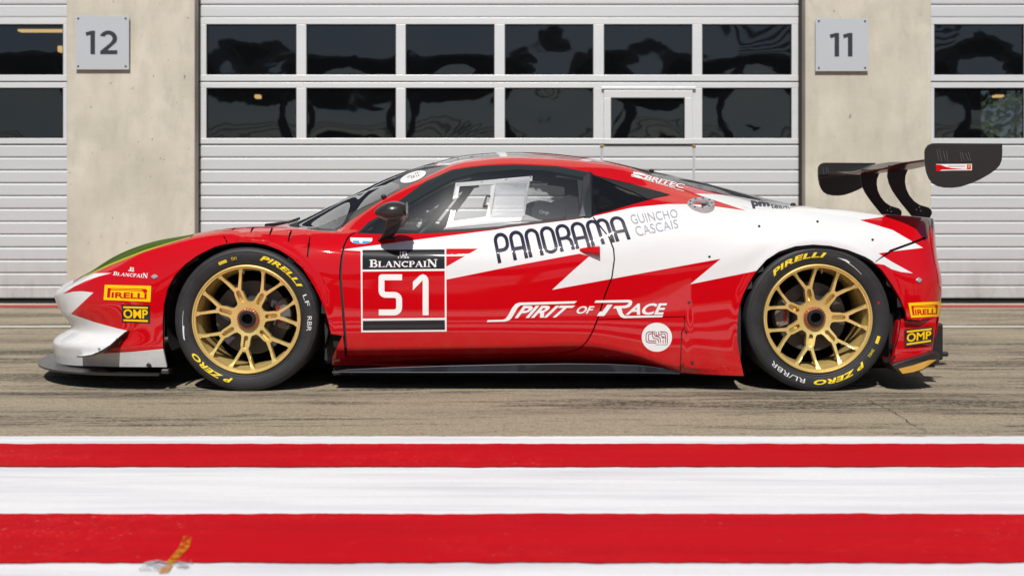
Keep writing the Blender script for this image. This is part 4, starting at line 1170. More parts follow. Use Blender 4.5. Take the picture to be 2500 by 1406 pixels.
decal('lettering', quadmap(v_, [c1(665,478), c1(945,492), c1(940,535), c1(655,510)]), f_, 'whitep', body)
v_, f_ = union(serif('B')[0]); lo, hi = v_.min(0), v_.max(0)
decal('emblem', quadmap((v_-lo)/(hi-lo), [c1(795,443), c1(832,446), c1(829,470), c1(789,467)]), f_, 'whitep', body)
dpolys('emblem', [[c1(*q) for q in ((782,468),(830,473),(829,480),(781,474))]], 'whitep', body)
# tricolour shield by the mirror, latch plates, tow marks
c3 = lambda x, y: (660 + x/4.686, 360 + y/4.686)
dpolys('sticker', [[c3(*q) for q in [(915,1035),(1168,1040),(1165,1072),(1130,1095),(1070,1105),(990,1103),(940,1090),(917,1070)]]], 'whitep', door_, .0018)
dpolys('sticker', [[c3(*q) for q in [(940,1070),(1150,1076),(1128,1094),(1070,1103),(990,1101),(945,1088)]]], 'bluep', door_, .0026)
dpolys('sticker', [[c3(*q) for q in [(1018,1072),(1056,1074),(1054,1100),(1020,1099)]]], 'whitep', door_, .0034)
def latch(px, py, w_, h_, mm='chrome'):
    p_, n_ = skin([(px, py)], .004); p_, n_ = p_[0], n_[0]
    b = MB(); q = Vector(n_).to_track_quat('Z', 'Y').to_matrix()
    vs = []
    for (rr, hh) in ((1, 0), (1, .5), (.75, 1)):
        for k in range(16):
            a = 2*math.pi*k/16; s_ = 1/(abs(math.cos(a))**1.3 + abs(math.sin(a))**1.3)**(1/1.3)
            vs.append(Vector(p_) + q @ Vector((math.cos(a)*s_*rr*w_, math.sin(a)*s_*rr*h_, hh*.006 - .004)))
    b.add(vs, [(j*16+k, j*16+(k+1) % 16, (j+1)*16+(k+1) % 16, (j+1)*16+k) for j in range(2) for k in range(16)], True)
    b.add(vs[32:], [tuple(range(16))])
    return obj('latch', b, mm, body)
latch(377.5, 675.5, .018, .012); latch(2243, 684, .016, .013)
for px, py in ((1682.5, 738), (1674, 808), (1667, 890), (1690, 884)):
    latch(px, py, .0075, .0075, 'darksteel')
latch(363.5, 891, .013, .013, 'darksteel')
# engine-cover crease: rain-light strip and roof sunstrip oval
dpolys('sticker', [[(1009 + 33*math.cos(a)*math.cos(R(-19)) - 11.5*math.sin(a)*math.sin(R(-19)), 432.5 + 33*math.cos(a)*math.sin(R(-19)) + 11.5*math.sin(a)*math.cos(R(-19))) for a in np.linspace(0, 2*math.pi, 40)[:-1]]], 'whitep', ws, .002)
for x, y, h_ in ((535,410,26),(600,380,16),(655,395,18),(670,445,18),(735,375,18),(742,420,26),(800,298,15),(830,380,16),(875,272,17),(910,355,22)):
    dpolys('oval_mark', [[(960 + (x + a)/14.56, 405 + (y + b_)/14.56) for a, b_ in ((-17, -h_), (17, -h_ - 4), (17, h_ - 4), (-17, h_))]], 'navy', ws, .003)
# foreshortened dark marks on the white of the roof
for p in ([(1117,385.5),(1119,385),(1119.5,390),(1118,391)], [(1147,384),(1156,381.5),(1156,383),(1149,385.5)], [(1175,376.6),(1180,375.8),(1180,377.2),(1176,378)]):
    dpolys('roof_mark', [p], 'navy', body, .002)

# ------------------------------------------------------------------ wheels
def tyre_prof(Ro, wd, rim=.2555):
    s = [(rim, .030), (rim + .002, .012), (rim + .010, .004), (rim + .022, .0005), (rim + .040, -.004), (Ro - .026, -.004), (Ro - .013, -.001), (Ro - .006, .005), (Ro - .0015, .016), (Ro, .036)]
    return s + [(r_, wd - h) for r_, h in s[::-1]]
def sidewall(Ro, r_, rim=.2555):
    s = tyre_prof(Ro, .3)[:10]; return float(np.interp(r_, [a for a, _ in s], [h for _, h in s]))
def wheel(cx, cz, Ro, wd, y0, rec, spin, sgn, front):
    """y0: outer sidewall plane; sgn +1 near side, -1 far side (mirrored)"""
    wr = empty('wheel', car, (cx, 0, 0))
    T = lambda b: b
    def put(name, b, mats, par=wr, **kw):
        for i, p in enumerate(b.v): b.v[i] = (p[0], (y0 + p[1])*sgn, p[2])
        if sgn < 0: b.f = [f[::-1] for f in b.f]
        o = obj(name, b, mats, par, **kw)
        o.matrix_parent_inverse = Matrix.Translation((-cx, 0, 0)); return o
    b = MB(); b.lathe(tyre_prof(Ro, wd), (cx, 0, cz), 120)
    # raised rings moulded in the sidewall
    for r_ in (.268, Ro - .022):
        h = sidewall(Ro, r_); b.lathe([(r_ - .0022, h + .001), (r_ - .001, h - .0018), (r_ + .001, h - .0018), (r_ + .0022, h + .001)], (cx, 0, cz), 120)
    put('tyre', b, 'rubber', recalc=False)
    # rim: lip, flange, well
    b = MB(); b.lathe([(.2565, .022), (.2562, .006), (.2545, .0015), (.2500, .000), (.2465, .003), (.2455, .0065), (.2400, .0075), (.2380, .010), (.2370, .020), (.2345, .045), (.228, .055), (.222, .16), (.230, .235), (.2565, .25), (.2585, .25)], (cx, 0, cz), 120)
    rim = put('rim', b, 'gold', recalc=False)
    if sgn < 0:
        b = MB(); b.disc((cx, 0, cz), .235, .05, 48); put('hub_cover', b, 'mattblack', recalc=False)
        return wr
    # spokes: seven arms that fork to the rim
    prof = lambda r_: float(np.interp(r_, [0, .055, .075, .13, .20, .238], [rec, rec, rec - .004, rec*.70, rec*.36 + .008, .0125]))
    polys = [[(.082*math.cos(2*math.pi*k/40), .082*math.sin(2*math.pi*k/40)) for k in range(40)]]; slots = []
    for k in range(7):
        a = R(spin + 360/7*k); ca, sa = math.cos(a), math.sin(a)
        rot = lambda p: (p[0]*ca - p[1]*sa, p[0]*sa + p[1]*ca)
        polys.append([rot(p) for p in [(.05,-.031),(.078,-.0265),(.090,-.0217),(.126,-.0207),(.138,-.0175),(.150,-.0120),(.157,0),(.150,.0120),(.138,.0175),(.126,.0207),(.090,.0217),(.078,.0265),(.05,.031)]])
        for s_ in (1, -1):
            th = R(12.9)*s_; e = (.2405*math.cos(th), .2405*math.sin(th)); e0 = (.218*math.cos(th*1.0), .218*math.sin(th*1.0))
            for q in stroke([(.134, .0058*s_), (.160, .0178*s_), (.190, .0322*s_), (.218, .0458*s_), e], [.018, .0142, .0122, .0130, .025]): polys.append([rot(p) for p in q])
        cap = [(.090 + .0102*math.cos(R(t_)), .0102*math.sin(R(t_))) for t_ in range(90, 271, 20)] + [(.131 + .0102*math.cos(R(t_)), .0102*math.sin(R(t_))) for t_ in range(-90, 91, 20)]
        slots.append([rot(p) for p in cap])
    hole = [(.036*math.cos(2*math.pi*k/32), .036*math.sin(2*math.pi*k/32)) for k in range(32)]
    vs, fs = [], []
    np_ = len(polys)
    for p in polys + slots + [hole]:
        p = ccw(p); o_ = len(vs); vs += [Vector(q) for q in p]; fs.append(list(range(o_, o_ + len(p))))
    for r_ in np.arange(.045, .238, .012):
        for k in range(int(2*math.pi*r_/.012)):
            a = 2*math.pi*k/int(2*math.pi*r_/.012); vs.append(Vector((r_*math.cos(a), r_*math.sin(a))))
    v2, _, f2, _, _, og = delaunay_2d_cdt(vs, [], fs, 1, 1e-7)
    face = [tuple(f) for f, o_ in zip(f2, og) if o_ and max(o_) < np_]
    slot = [tuple(f) for f, o_ in zip(f2, og) if o_ and np_ <= max(o_) < len(fs) - 1]
    b = MB(); pos = lambda i, d_: (cx + v2[i].x, prof(v2[i].length) + d_, cz + v2[i].y)
    n2 = len(v2)
    def shell(tris, d0, d1, wall=True):
        used = sorted({i for f in tris for i in f}); mp_ = {i: k for k, i in enumerate(used)}
        b.add([pos(i, d0) for i in used], [tuple(mp_[i] for i in f)[::-1] for f in tris], True)
        if wall:
            ed = {}
            for f in tris:
                for q in range(3): ed[(f[q], f[(q+1) % 3])] = 1
            for (a, c) in ed:
                if (c, a) in ed: continue
                b.add([pos(a, d0), pos(c, d0), pos(c, d1), pos(a, d1)], [(0, 1, 2, 3)])
    shell(face, 0, .030); shell(slot, .024, .024, False)
    put('spokes', b, 'gold', bevel=.0015, seg=2, angle=50, par=wr)
    # centre lock: serrated anodised collar, black nut, hollow hub
    b = MB(); b.lathe([(.051, rec + .006), (.051, rec - .012), (.047, rec - .018), (.040, rec - .020), (.037, rec - .012)], (cx, 0, cz), 96, mod=lambda a, j: 1 + (.035*math.sin(24*a) if 0 < j < 3 else 0))
    put('lock_collar', b, 'anod', recalc=False)
    b = MB(); b.lathe([(.038, rec), (.038, rec - .026), (.036, rec - .030), (.032, rec - .030), (.0305, rec - .026)], (cx, 0, cz), 48)
    b.mi = 1; b.lathe([(.0305, rec - .0265), (.029, rec - .031), (.027, rec - .031), (.0255, rec - .024), (.025, rec + .04), (.0, rec + .045)], (cx, 0, cz), 48)
    b.mi = 2; b.disc((cx, 0, cz), .0248, rec + .012, 32)
    put('wheel_nut', b, ['mattblack', 'darksteel', 'gap'], recalc=False)
    # brake disc with swept grooves, and its bell
    dr = .176 if front else .166
    b = MB(); b.lathe([(.105, .125), (dr - .002, .125), (dr, .127), (dr, .155), (.1, .155)], (cx, 0, cz), 96)
    b.mi = 1; b.lathe([(.030, .095), (.085, .098), (.104, .118), (.106, .126)], (cx, 0, cz), 64)
    b.mi = 1
    for k in range(12):
        a0 = 2*math.pi*k/12; pth = [((.112 + (dr - .116)*q/6)*math.cos(a0 + .55*(q/6)**1.3), (.112 + (dr - .116)*q/6)*math.sin(a0 + .55*(q/6)**1.3)) for q in range(7)]
        L_ = ribbon(pth, .0022); m_ = len(L_)//2; Rr = L_[m_:][::-1]; L_ = L_[:m_]
        b.add([(cx + x, .1235, cz + z) for x, z in L_] + [(cx + x, .1235, cz + z) for x, z in Rr], [(i, i+1, m_+i+1, m_+i) for i in range(m_-1)])
    put('brake_disc', b, ['disc', 'darksteel'], recalc=False)
    # caliper: a chunky curved block hugging the disc
    ac = R(6 if front else 172); half = R(25)
    b = MB(); n_ = 10; sec = [(dr - .062, .112), (dr - .050, .098), (dr - .006, .094), (dr + .014, .102), (dr + .018, .165), (dr - .062, .165)]
    vs = []
    for i in range(n_ + 1):
        a = ac + half*(2*i/n_ - 1); tp = .82 + .18*math.sin(math.pi*i/n_)**.5
        for r_, h in sec:
            rr = dr - .02 + (r_ - dr + .02)*tp; vs.append((cx + rr*math.cos(a), h, cz + rr*math.sin(a)))
    m_ = len(sec)
    b.add(vs, [(i*m_+j, i*m_+(j+1) % m_, (i+1)*m_+(j+1) % m_, (i+1)*m_+j) for i in range(n_) for j in range(m_)])
    b.add(vs[:m_], [tuple(range(m_))]); b.add(vs[-m_:], [tuple(range(m_))[::-1]])
    for q in (-.75, .75):
        a = ac + half*q; b.tube([(cx + (dr + .004)*math.cos(a), .092, cz + (dr + .004)*math.sin(a)), (cx + (dr + .004)*math.cos(a), .12, cz + (dr + .004)*math.sin(a))], .009, 12)
    put('brake_caliper', b, 'caliper', bevel=.003)
    tv, tf, _ = text2d('brembo', bold=.02)
    b = MB(); vv = []
    for x, y in tv:
        a = ac + R(17)*(1 - 2*x)*(-1 if not front else 1); rr = dr - .036 + (y - .5)*.022*(1 if front else -1) * 1.0
        vv.append((cx + rr*math.cos(a), .0925, cz + rr*math.sin(a)))
    b.add(vv, tf); put('caliper_lettering', b, 'redp', recalc=False)
    # valve
    a = R(spin + 360/7*2 - 14) if front else R(83)
    b = MB(); b.tube([(cx + .232*math.cos(a), .045, cz + .232*math.sin(a)), (cx + .212*math.cos(a), .038, cz + .212*math.sin(a))], [.004, .0055], 10)
    put('valve', b, 'steel')
    # printing on the sidewall
    hgt = lambda r_: sidewall(Ro, r_) - .0012
    def ring(name, v_, f_, a0, a1, r0, r1, m):
        """a0 -> a1 degrees, clockwise, tops outward"""
        w_ = abs(a1 - a0)/57.3*.297; k_ = np.array([w_, r1 - r0])
        v_, f_ = finer(np.array(v_)*k_, f_, .006); v_ = v_/k_
        b = MB()
        b.add([(cx + (r0 + (r1-r0)*y)*math.cos(R(a0 + (a1-a0)*x)), hgt(r0 + (r1-r0)*y), cz + (r0 + (r1-r0)*y)*math.sin(R(a0 + (a1-a0)*x))) for x, y in v_], f_)
        put(name, b, m, recalc=False)
    def rtext(s, a0, a1, r0, r1, m, **kw):
        v_, f_, _ = text2d(s, **kw); ring('tyre_lettering', v_, f_, a0, a1, r0, r1, m)
    box01 = (np.array([(x, y) for x in np.linspace(0, 1, 9) for y in (0, 1)]), [(2*i, 2*i+2, 2*i+3, 2*i+1) for i in range(8)])
    def rpoly(p, a0, a1, r0, r1, m): v_, f_ = union([p], .12); ring('tyre_marking', v_, f_, a0, a1, r0, r1, m)
    if front:
        rtext('PIRELLI', 77, 30.5, .285, .309, 'tyreyellow', bold=.035, shear=.28, spacing=1.06)
        rtext('P ZERO', 257.5, 212.5, .282, .305, 'tyreyellow', bold=.035, shear=.28, spacing=1.06)
        rtext('DH', 103.4, 98.8, .284, .298, 'tyreyellow')
        ring('tyre_marking', *box01, 116, 108.2, .282, .296, 'tyreyellow')
        rtext('ZERO', 115, 109.3, .286, .292, 'winep')
        rtext('LF', 23, 12.5, .288, .307, 'chalk'); rtext('RBR', 3, -10.5, .288, .309, 'chalk')
        rpoly([(0,.45),(.5,.52),(.52,.25),(1,.80),(.94,1),(.5,.62),(0,.52)], 172, 199, .285, .305, 'chalk')
    else:
        rtext('PIRELLI', 136.5, 83, .287, .311, 'tyreyellow', bold=.035, shear=.28, spacing=1.06)
        rtext('P ZERO', -44, -94.5, .285, .308, 'tyreyellow', bold=.035, shear=.28, spacing=1.06)
        rtext('DHD2', -29.3, -37, .288, .300, 'tyreyellow')
        ring('tyre_marking', *box01, -16, -23, .287, .301, 'tyreyellow')
        rtext('ZERO', -17.5, -21.5, .291, .297, 'winep')
        rtext('RL/RBR', -102.5, -137.5, .287, .308, 'chalk')
        rpoly([(0,.60),(.3,.95),(.45,.8),(.42,.5),(1,.10),(1,.0),(.4,.36),(.3,.5)], 73, 46, .288, .306, 'chalk')
        rpoly([(0,0),(1,0),(1,1),(0,1)], 16, 13.6, .287, .295, 'redp')
    return wr
FX, FZ, FR_ = (600.7 - 1250)/F*5.2, .337, .3395
RX_, RZ, RR_ = (1998 - 1250)/F*5.2, .3405, .3430
for sgn in (1, -1):
    wheel(FX, FZ, FR_, .30, -1.0, .046, 6.9, sgn, True)
    wheel(RX_, RZ, RR_, .31, -1.0, .068, 1.2, sgn, False)

# dark wheel wells and floor
for cx, cz, rr in ((FX, FZ, .385), (RX_, RZ, .395)):
    for sgn in (1, -1):
        b = MB()
        n_ = 40; pr = [(cx + rr*math.cos(math.pi*(1.25*k/n_ - .125)), cz + rr*math.sin(math.pi*(1.25*k/n_ - .125))) for k in range(n_ + 1)]
        b.add([(x, -.975*sgn, z) for x, z in pr] + [(x, -.56*sgn, z) for x, z in pr], [(i, i+1, n_+2+i, n_+1+i) for i in range(n_)], True)
        b.add([(x, -.56*sgn, z) for x, z in pr], [tuple(range(n_ + 1))])
        obj('wheel_well', b, 'gap', car, recalc=False)
b = MB(); b.box((-1.62, -.60, .055), (1.95, .60, .12)); b.box((-.86, -.86, .056), (1.02, .86, .11))
obj('underfloor', b, 'gap', car)

# ------------------------------------------------------------------ splitter, canard, skirt, mirror, cap, handle
def plan_curve(X0, L, ymax, p, x1, n=60):
    pts = []
    for i in range(n + 1):
        s = (i/n)**2; X = X0 + s*L
        pts.append((X, -ymax*(max(0, 1 - (1 - s)**p))**(1/p)))
    pts.append((x1, -ymax)); return pts
pc = plan_curve(-2.495, .80, .985, 2.5, -1.66)
full = [(x, -y) for x, y in pc[::-1]] + pc[1:]
b = MB(); b.prism(full, lambda p: (p[0], p[1], .071), lambda p: (p[0], p[1], .080))
obj('splitter', b, 'carbon_plain', car, bevel=.004)
for s_ in (-1, 1):
    b = MB(); b.box((-1.652, s_*.95 - .03, .078), (-1.615, s_*.95 + .012, .102)); obj('splitter_strut', b, 'darksteel', car, bevel=.006)
# canard: a swept blade on the front corner
cl = [(202,866.5),(225,864.5),(248,859.5),(270,850),(291,835.5),(304,822),(316,808)]
def canard(sgn):
    p_, n_ = skin(dens_poly(cl, False, 6)); k = len(p_)
    b = MB(); vs = []
    for i in range(k):
        q = i/(k-1); out = n_[i]*np.array([1, 1, 0]) + np.array([0, 0, -.10]); out /= np.linalg.norm(out)
        wd = .012 + .062*math.sin(math.pi*min(1, .12 + q*.80))
        up = np.array([0, 0, .0055])
        for a in (p_[i] - out*.01 + up, p_[i] + out*wd + up*.6, p_[i] + out*wd - up*.6, p_[i] - out*.01 - up): vs.append(a*np.array([1, sgn, 1]))
    top = [(i*4, i*4+1, i*4+5, i*4+4) for i in range(k-1)]; ed = [(i*4+1, i*4+2, i*4+6, i*4+5) for i in range(k-1)]; bo = [(i*4+2, i*4+3, i*4+7, i*4+6) for i in range(k-1)]
    b.add(vs, top, True); b.mi = 1; b.add(vs, ed + bo, True); b.add(vs[:4], [(0, 1, 2, 3)]); b.add(vs[-4:], [(3, 2, 1, 0)])
    return obj('canard', b, ['white', 'carbon_plain'], car)
canard(1); canard(-1)
for q in ((243, 852), (287, 829)): latch(*q, .007, .007, 'steel')
# black side skirt: a blade standing out under the door
sk = [(811, 907, 908.5), (850, 902, 908.5), (960, 897, 908.5), (1100, 893, 908.5), (1260, 889.5, 908.5), (1380, 888, 908.5), (1480, 889, 909), (1560, 892, 909.5), (1620, 899, 910.5), (1660, 906, 912)]
for sgn in (1, -1):
    b = MB(); vs = []
    for i, (px, a, c) in enumerate(sk):
        yo = -.955 - .03*math.sin(math.pi*i/(len(sk)-1)); u0 = P(px, a, yo); u1 = P(px, c, yo - .004)
        for p in (np.array([u0[0], -.90, u0[2] - .004]), u0 + np.array([0, .008, .0005]), u0, u1, u1 + np.array([0, .006, -.004]), np.array([u1[0], -.88, u1[2] - .002])): vs.append(p*np.array([1, sgn, 1]))
    b.add(vs, [(i*6+j, i*6+j+1, (i+1)*6+j+1, (i+1)*6+j) for i in range(len(sk)-1) for j in range(5)], True)
    ss = obj('side_skirt', b, 'skirt', car)
    for j_ in (2, 3):  # thin metal lines added to imitate the sunlit glint along the skirt
        b = MB(); b.tube([vs[i*6 + j_] - np.array([0, .0008*sgn, 0]) for i in range(len(sk))], .0012, 8); obj('skirt_glint', b, 'darksteel', ss)
# red end of the skirt in front of it
b = MB()
# door mirror
mc = P(958, 516, -1.055)
ax = Vector((1, 0, .10)).normalized()
def mfn(p):
    x = p[0]; k = 1 - .30*max(0, -x)**1.5
    k2 = (1 - .0*x); return (min(x, .80), p[1]*k, p[2]*k + .08*x)
for sgn in (1, -1):
    b = MB(); b.ellipsoid((mc[0], mc[1]*sgn, mc[2]), (.084, .075, .047), 32, 20, mfn)
    mir = obj('door_mirror', b, 'carbon_plain', door_ if sgn > 0 else body_far, recalc=True)
    st = [(972, 528, -1.03), (966, 545, -1.01), (957, 560, -.98), (949, 572, -.95), (942, 582, -.90)]
    b = MB(); vs = []
    for i, s_ in enumerate(st):
        p = P(*s_); ww = [.054, .044, .039, .038, .040][i]; tk = [.03, .018, .015, .015, .02][i]
        for k in range(14):
            a = 2*math.pi*k/14; vs.append(((p[0] + ww*math.cos(a)), (p[1] + tk*math.sin(a))*sgn, p[2] + .012*math.cos(a)))
    b.add(vs, [(i*14+k, i*14+(k+1) % 14, (i+1)*14+(k+1) % 14, (i+1)*14+k) for i in range(len(st)-1) for k in range(14)], True)
    obj('mirror_stalk', b, 'carbon_plain', mir if False else (door_ if sgn > 0 else body_far))
    b = MB()
    p = P(946, 583, -.885)
    b.ellipsoid((p[0], p[1]*sgn, p[2]), (.048, .02, .012), 20, 10)
    obj('mirror_foot', b, 'mattblack', door_ if sgn > 0 else body_far)
    if sgn > 0:
        b = MB(); b.add([(mc[0] + .0675, mc[1] + .058*math.cos(2*math.pi*k/24), mc[2] + .008 + .036*math.sin(2*math.pi*k/24)) for k in range(24)], [tuple(range(24))])
        obj('mirror_glass', b, 'steel', door_)
# fuel filler: bolted ring round a sunk cap
p_, n_ = skin([(1711, 504)], .0); p_, n_ = Vector(p_[0]), Vector(n_[0])
n_ = (n_ + Vector((-.25, -.25, .55))).normalized(); q = n_.to_track_quat('Z', 'Y').to_matrix().to_4x4()
p_ = p_ + n_*.012
def onaxis(prof, n=48, mod=None):
    vs = [tuple(Matrix.Translation(p_) @ q @ Vector((r_*math.cos(2*math.pi*k/n), r_*math.sin(2*math.pi*k/n), h))) for k in range(n) for r_, h in prof]
    m_ = len(prof); return vs, [(k*m_+j, ((k+1) % n)*m_+j, ((k+1) % n)*m_+j+1, k*m_+j+1) for k in range(n) for j in range(m_-1)]
b = MB(); b.add(*onaxis([(.066, -.05), (.066, .004), (.064, .007), (.041, .007), (.039, .004), (.038, -.018)]), True)
cap = obj('fuel_filler', b, 'chrome', body)
b = MB(); b.add(*onaxis([(.0375, -.016), (.034, -.013), (.031, -.012), (.0, -.013)]), True); obj('filler_cap', b, 'mattblack', body)
for k in range(9):
    b = MB(); a = 2*math.pi*k/9; c = Matrix.Translation(p_) @ q @ Vector((.053*math.cos(a), .053*math.sin(a), .0085))
    b.add([tuple(c + (q.to_3x3() @ Vector((.0055*math.cos(t_), .0055*math.sin(t_), 0)))) for t_ in np.linspace(0, 2*math.pi, 11)[:-1]], [tuple(range(10))])
    obj('bolt', b, 'mattblack', body, recalc=False)
# door handle: a red tapered blister
for par, sgn in ((door_, 1),):
    b = MB(); vs = []; n_ = 14; a0, a1 = skin([(1413, 611)])[0][0], skin([(1463.5, 614)])[0][0]
    for i in range(n_ + 1):
        s_ = i/n_; c = a0 + (a1 - a0)*s_; hh = .0265*(s_**.38)*(.82 + .18*s_); oo = .046*s_**.55
        for k in range(13):
            a = math.pi*(k/12) - math.pi/2
            vs.append((c[0], c[1] + .006 - oo*math.cos(a)**.8 if abs(a) < 1.57 else c[1] + .006, c[2] + hh*math.sin(a)))
    b.add(vs, [(i*13+k, i*13+k+1, (i+1)*13+k+1, (i+1)*13+k) for i in range(n_) for k in range(12)], True)
    b.mi = 1; b.add(vs[-13:], [tuple(range(13))])
    obj('handle', b, ['red', 'gap'], par)

# sliding window hardware on the polycarbonate
c4 = lambda x, y: (1040 + x/4.686, 360 + y/4.686)
def plate(name, pts, m, par, o0, th, grid=18):
    """thin sheet that follows the skin"""
    v_, f_ = union([pts], grid); p_, n_ = skin(v_, 0)
    b = MB(); k = len(p_); A = p_ + n_*(o0 + th); B = p_ + n_*o0
    ed = {}
    tri = []
    for f in f_:
        nn = np.cross(A[f[1]] - A[f[0]], A[f[2]] - A[f[0]])
        tri.append(f if np.dot(nn, n_[f[0]]) > 0 else f[::-1])
    for f in tri:
        for q in range(3): ed[(f[q], f[(q+1) % 3])] = 1
    b.add(list(A) + list(B), tri + [tuple(i + k for i in f[::-1]) for f in tri] + [(a, a + k, c + k, c) for a, c in ed if (c, a) not in ed])
    return obj(name, b, m, par, recalc=False)
plate('sliding_pane', [c4(*q) for q in [(800,425),(1190,380),(1130,800),(740,805)]], 'clearpane', door_, .006, .003)
for pts in ([(340,415),(1218,338),(1215,395),(795,430),(385,455),(365,585),(303,605)], [(285,730),(345,725),(312,850),(740,795),(1110,790),(1090,850),(230,930)], [(745,445),(805,428),(740,800),(680,812)], [(1165,395),(1188,395),(1130,790),(1105,790)]):
    plate('window_rail', [c4(*q) for q in pts], 'clearframe', door_, .003, .003)
plate('pull_handle', [c4(*q) for q in [(690,568),(735,566),(738,578),(700,582),(676,680),(705,684),(703,696),(655,698),(650,690)]], 'mattblack', door_, .009, .008)
for x, y in ((360,432),(640,402),(918,378),(1195,352),(325,578),(290,735),(255,890),(335,868),(728,582),(712,655)):
    p_, n_ = skin([c4(x, y)], .0075); b = MB(); qq = Vector(n_[0]).to_track_quat('Z', 'Y').to_matrix()
    b.add([tuple(Vector(p_[0]) + qq @ Vector((.0042*math.cos(t_), .0042*math.sin(t_), 0))) for t_ in np.linspace(0, 2*math.pi, 11)[:-1]], [tuple(range(10))])
    obj('window_screw', b, 'steel', door_, recalc=False)
# front edge seam of the polycarbonate and the strip on the B pillar
plate('pillar_trim', [(1424,436),(1439,424),(1441,440),(1430.5,529.5),(1413,532)], 'darksteel', door_, .003, .004)

# ------------------------------------------------------------------ cabin: cage, seat, wheel, dash
def tubes(name, runs, r, m='cabin'):
    b = MB()
    for run in runs: b.tube(run, r, 10)
    return obj(name, b, m, car, recalc=False)
cage = []
for s_ in (-1, 1):
    cage += [[(-.95, s_*.68, .50), (-.84, s_*.66, .74), (-.35, s_*.52, 1.03), (.02, s_*.49, 1.07), (.40, s_*.48, 1.055)], [(.40, s_*.48, 1.055), (.44, s_*.66, .60), (.44, s_*.66, .15)], [(-.70, s_*.68, .42), (-.42, s_*.60, .78), (-.25, s_*.52, 1.0)],
             [(.40, s_*.48, 1.05), (.95, s_*.46, .76)], [(-.8, s_*.72, .30), (.42, s_*.68, .52)]]
cage += [[(.40, -.48, 1.055), (.40, .48, 1.055)], [(-.35, -.52, 1.03), (-.35, .52, 1.03)], [(.42, -.6, .95), (.44, .6, .45)], [(.42, .6, .95), (.44, -.6, .45)]]
tubes('roll_cage', cage, .022)
# driver's seat on the near side: shell, wings
def seat(cy, name):
    b = MB()
    side_ = [(.02, .16), (.10, .14), (.24, .30), (.31, .60), (.35, .86), (.38, .93), (.33, .95), (.22, .90), (.16, .84), (.17, .76), (.22, .70), (.20, .58), (.12, .42), (-.06, .36), (-.20, .34), (-.24, .22)]
    for y0, y1 in ((cy - .24, cy - .21), (cy + .21, cy + .24)):
        b.prism(side_, lambda p: (p[0], y0, p[1]), lambda p: (p[0], y1, p[1]))
    b.prism([(.02, .17), (.12, .15), (.26, .32), (.33, .62), (.38, .94), (.41, .94), (.37, .6), (.29, .28), (.13, .10), (.0, .13)], lambda p: (p[0], cy - .21, p[1]), lambda p: (p[0], cy + .21, p[1]))
    b.prism([(-.22, .20), (.08, .15), (.10, .20), (-.2, .26)], lambda p: (p[0], cy - .21, p[1]), lambda p: (p[0], cy + .21, p[1]))
    s_ = obj(name, b, 'seatcloth', car, bevel=.02)
    return s_
M['seatcloth'] = mat('seat_cloth', (.022, .023, .027), .8)
s0 = seat(-.36, 'driver_seat')
# wing of the head restraint, near side, seen through the polycarbonate
hp = [(1128,762),(1132,690),(1150,650),(1190,628),(1245,615),(1290,606),(1360,612),(1440,632),(1500,650),(1560,662),(1600,700),(1600,790),(1540,815),(1300,830)]
hq = [P(*c4(*p), -.60) for p in hp]
b = MB(); b.prism([(p[0], p[2]) for p in hq], lambda p: (p[0], -.615, p[1]), lambda p: (p[0], -.585, p[1]))
hr = obj('head_restraint', b, 'seatcloth', car, bevel=.008)
tv, tf, _ = text2d('OMP', bold=.02)
b = MB(); q_ = quadmap(tv, [c4(1300, 712), c4(1412, 742), c4(1396, 782), c4(1290, 748)]); b.add([P(x, y, -.6165) for x, y in q_], tf)
obj('lettering', b, 'greyp', hr, recalc=False)
b = MB()
b.box((-.95, -.68, .40), (-.62, .68, .70)); b.box((-.72, -.14, .16), (.3, .14, .34))
dash = obj('dashboard', b, 'cabin', car, bevel=.05, seg=3)
b = MB(); ring_ = [(-.45 + .05*math.sin(2*math.pi*k/28), -.36 + .15*math.cos(2*math.pi*k/28), .64 + .13*math.sin(2*math.pi*k/28)) for k in range(29)]
b.tube(ring_, .016, 8, False); b.tube([(-.45, -.50, .64), (-.45, -.22, .64)], .014, 8); b.tube([(-.45, -.36, .64), (-.66, -.36, .58)], .02, 8)
obj('steering_wheel', b, 'cabin', car, recalc=False)
# bulkhead behind the seats, cabin floor
b = MB(); b.box((.62, -.80, .12), (.66, .80, .80)); b.box((-.90, -.84, .112), (.66, .84, .13))
for s_ in (-1, 1): b.box((-.9, s_*.86 - .01, .13), (.66, s_*.86 + .01, .66))
obj('cabin_tub', b, 'cabin', car)
# dark duct across the rear end of the quarter glass
for sgn in (1, -1):
    v_ = [c5(250,318), c5(480,420), c5(640,480), c5(800,560), c5(1035,512), c5(640,408)]
    p_, n_ = skin(v_, .003); b = MB(); b.add([tuple(x*np.array([1, sgn, 1])) for x in p_], tri_poly([(a, -c) for a, c in v_]))
    obj('quarter_duct', b, 'mattblack', body, recalc=True)

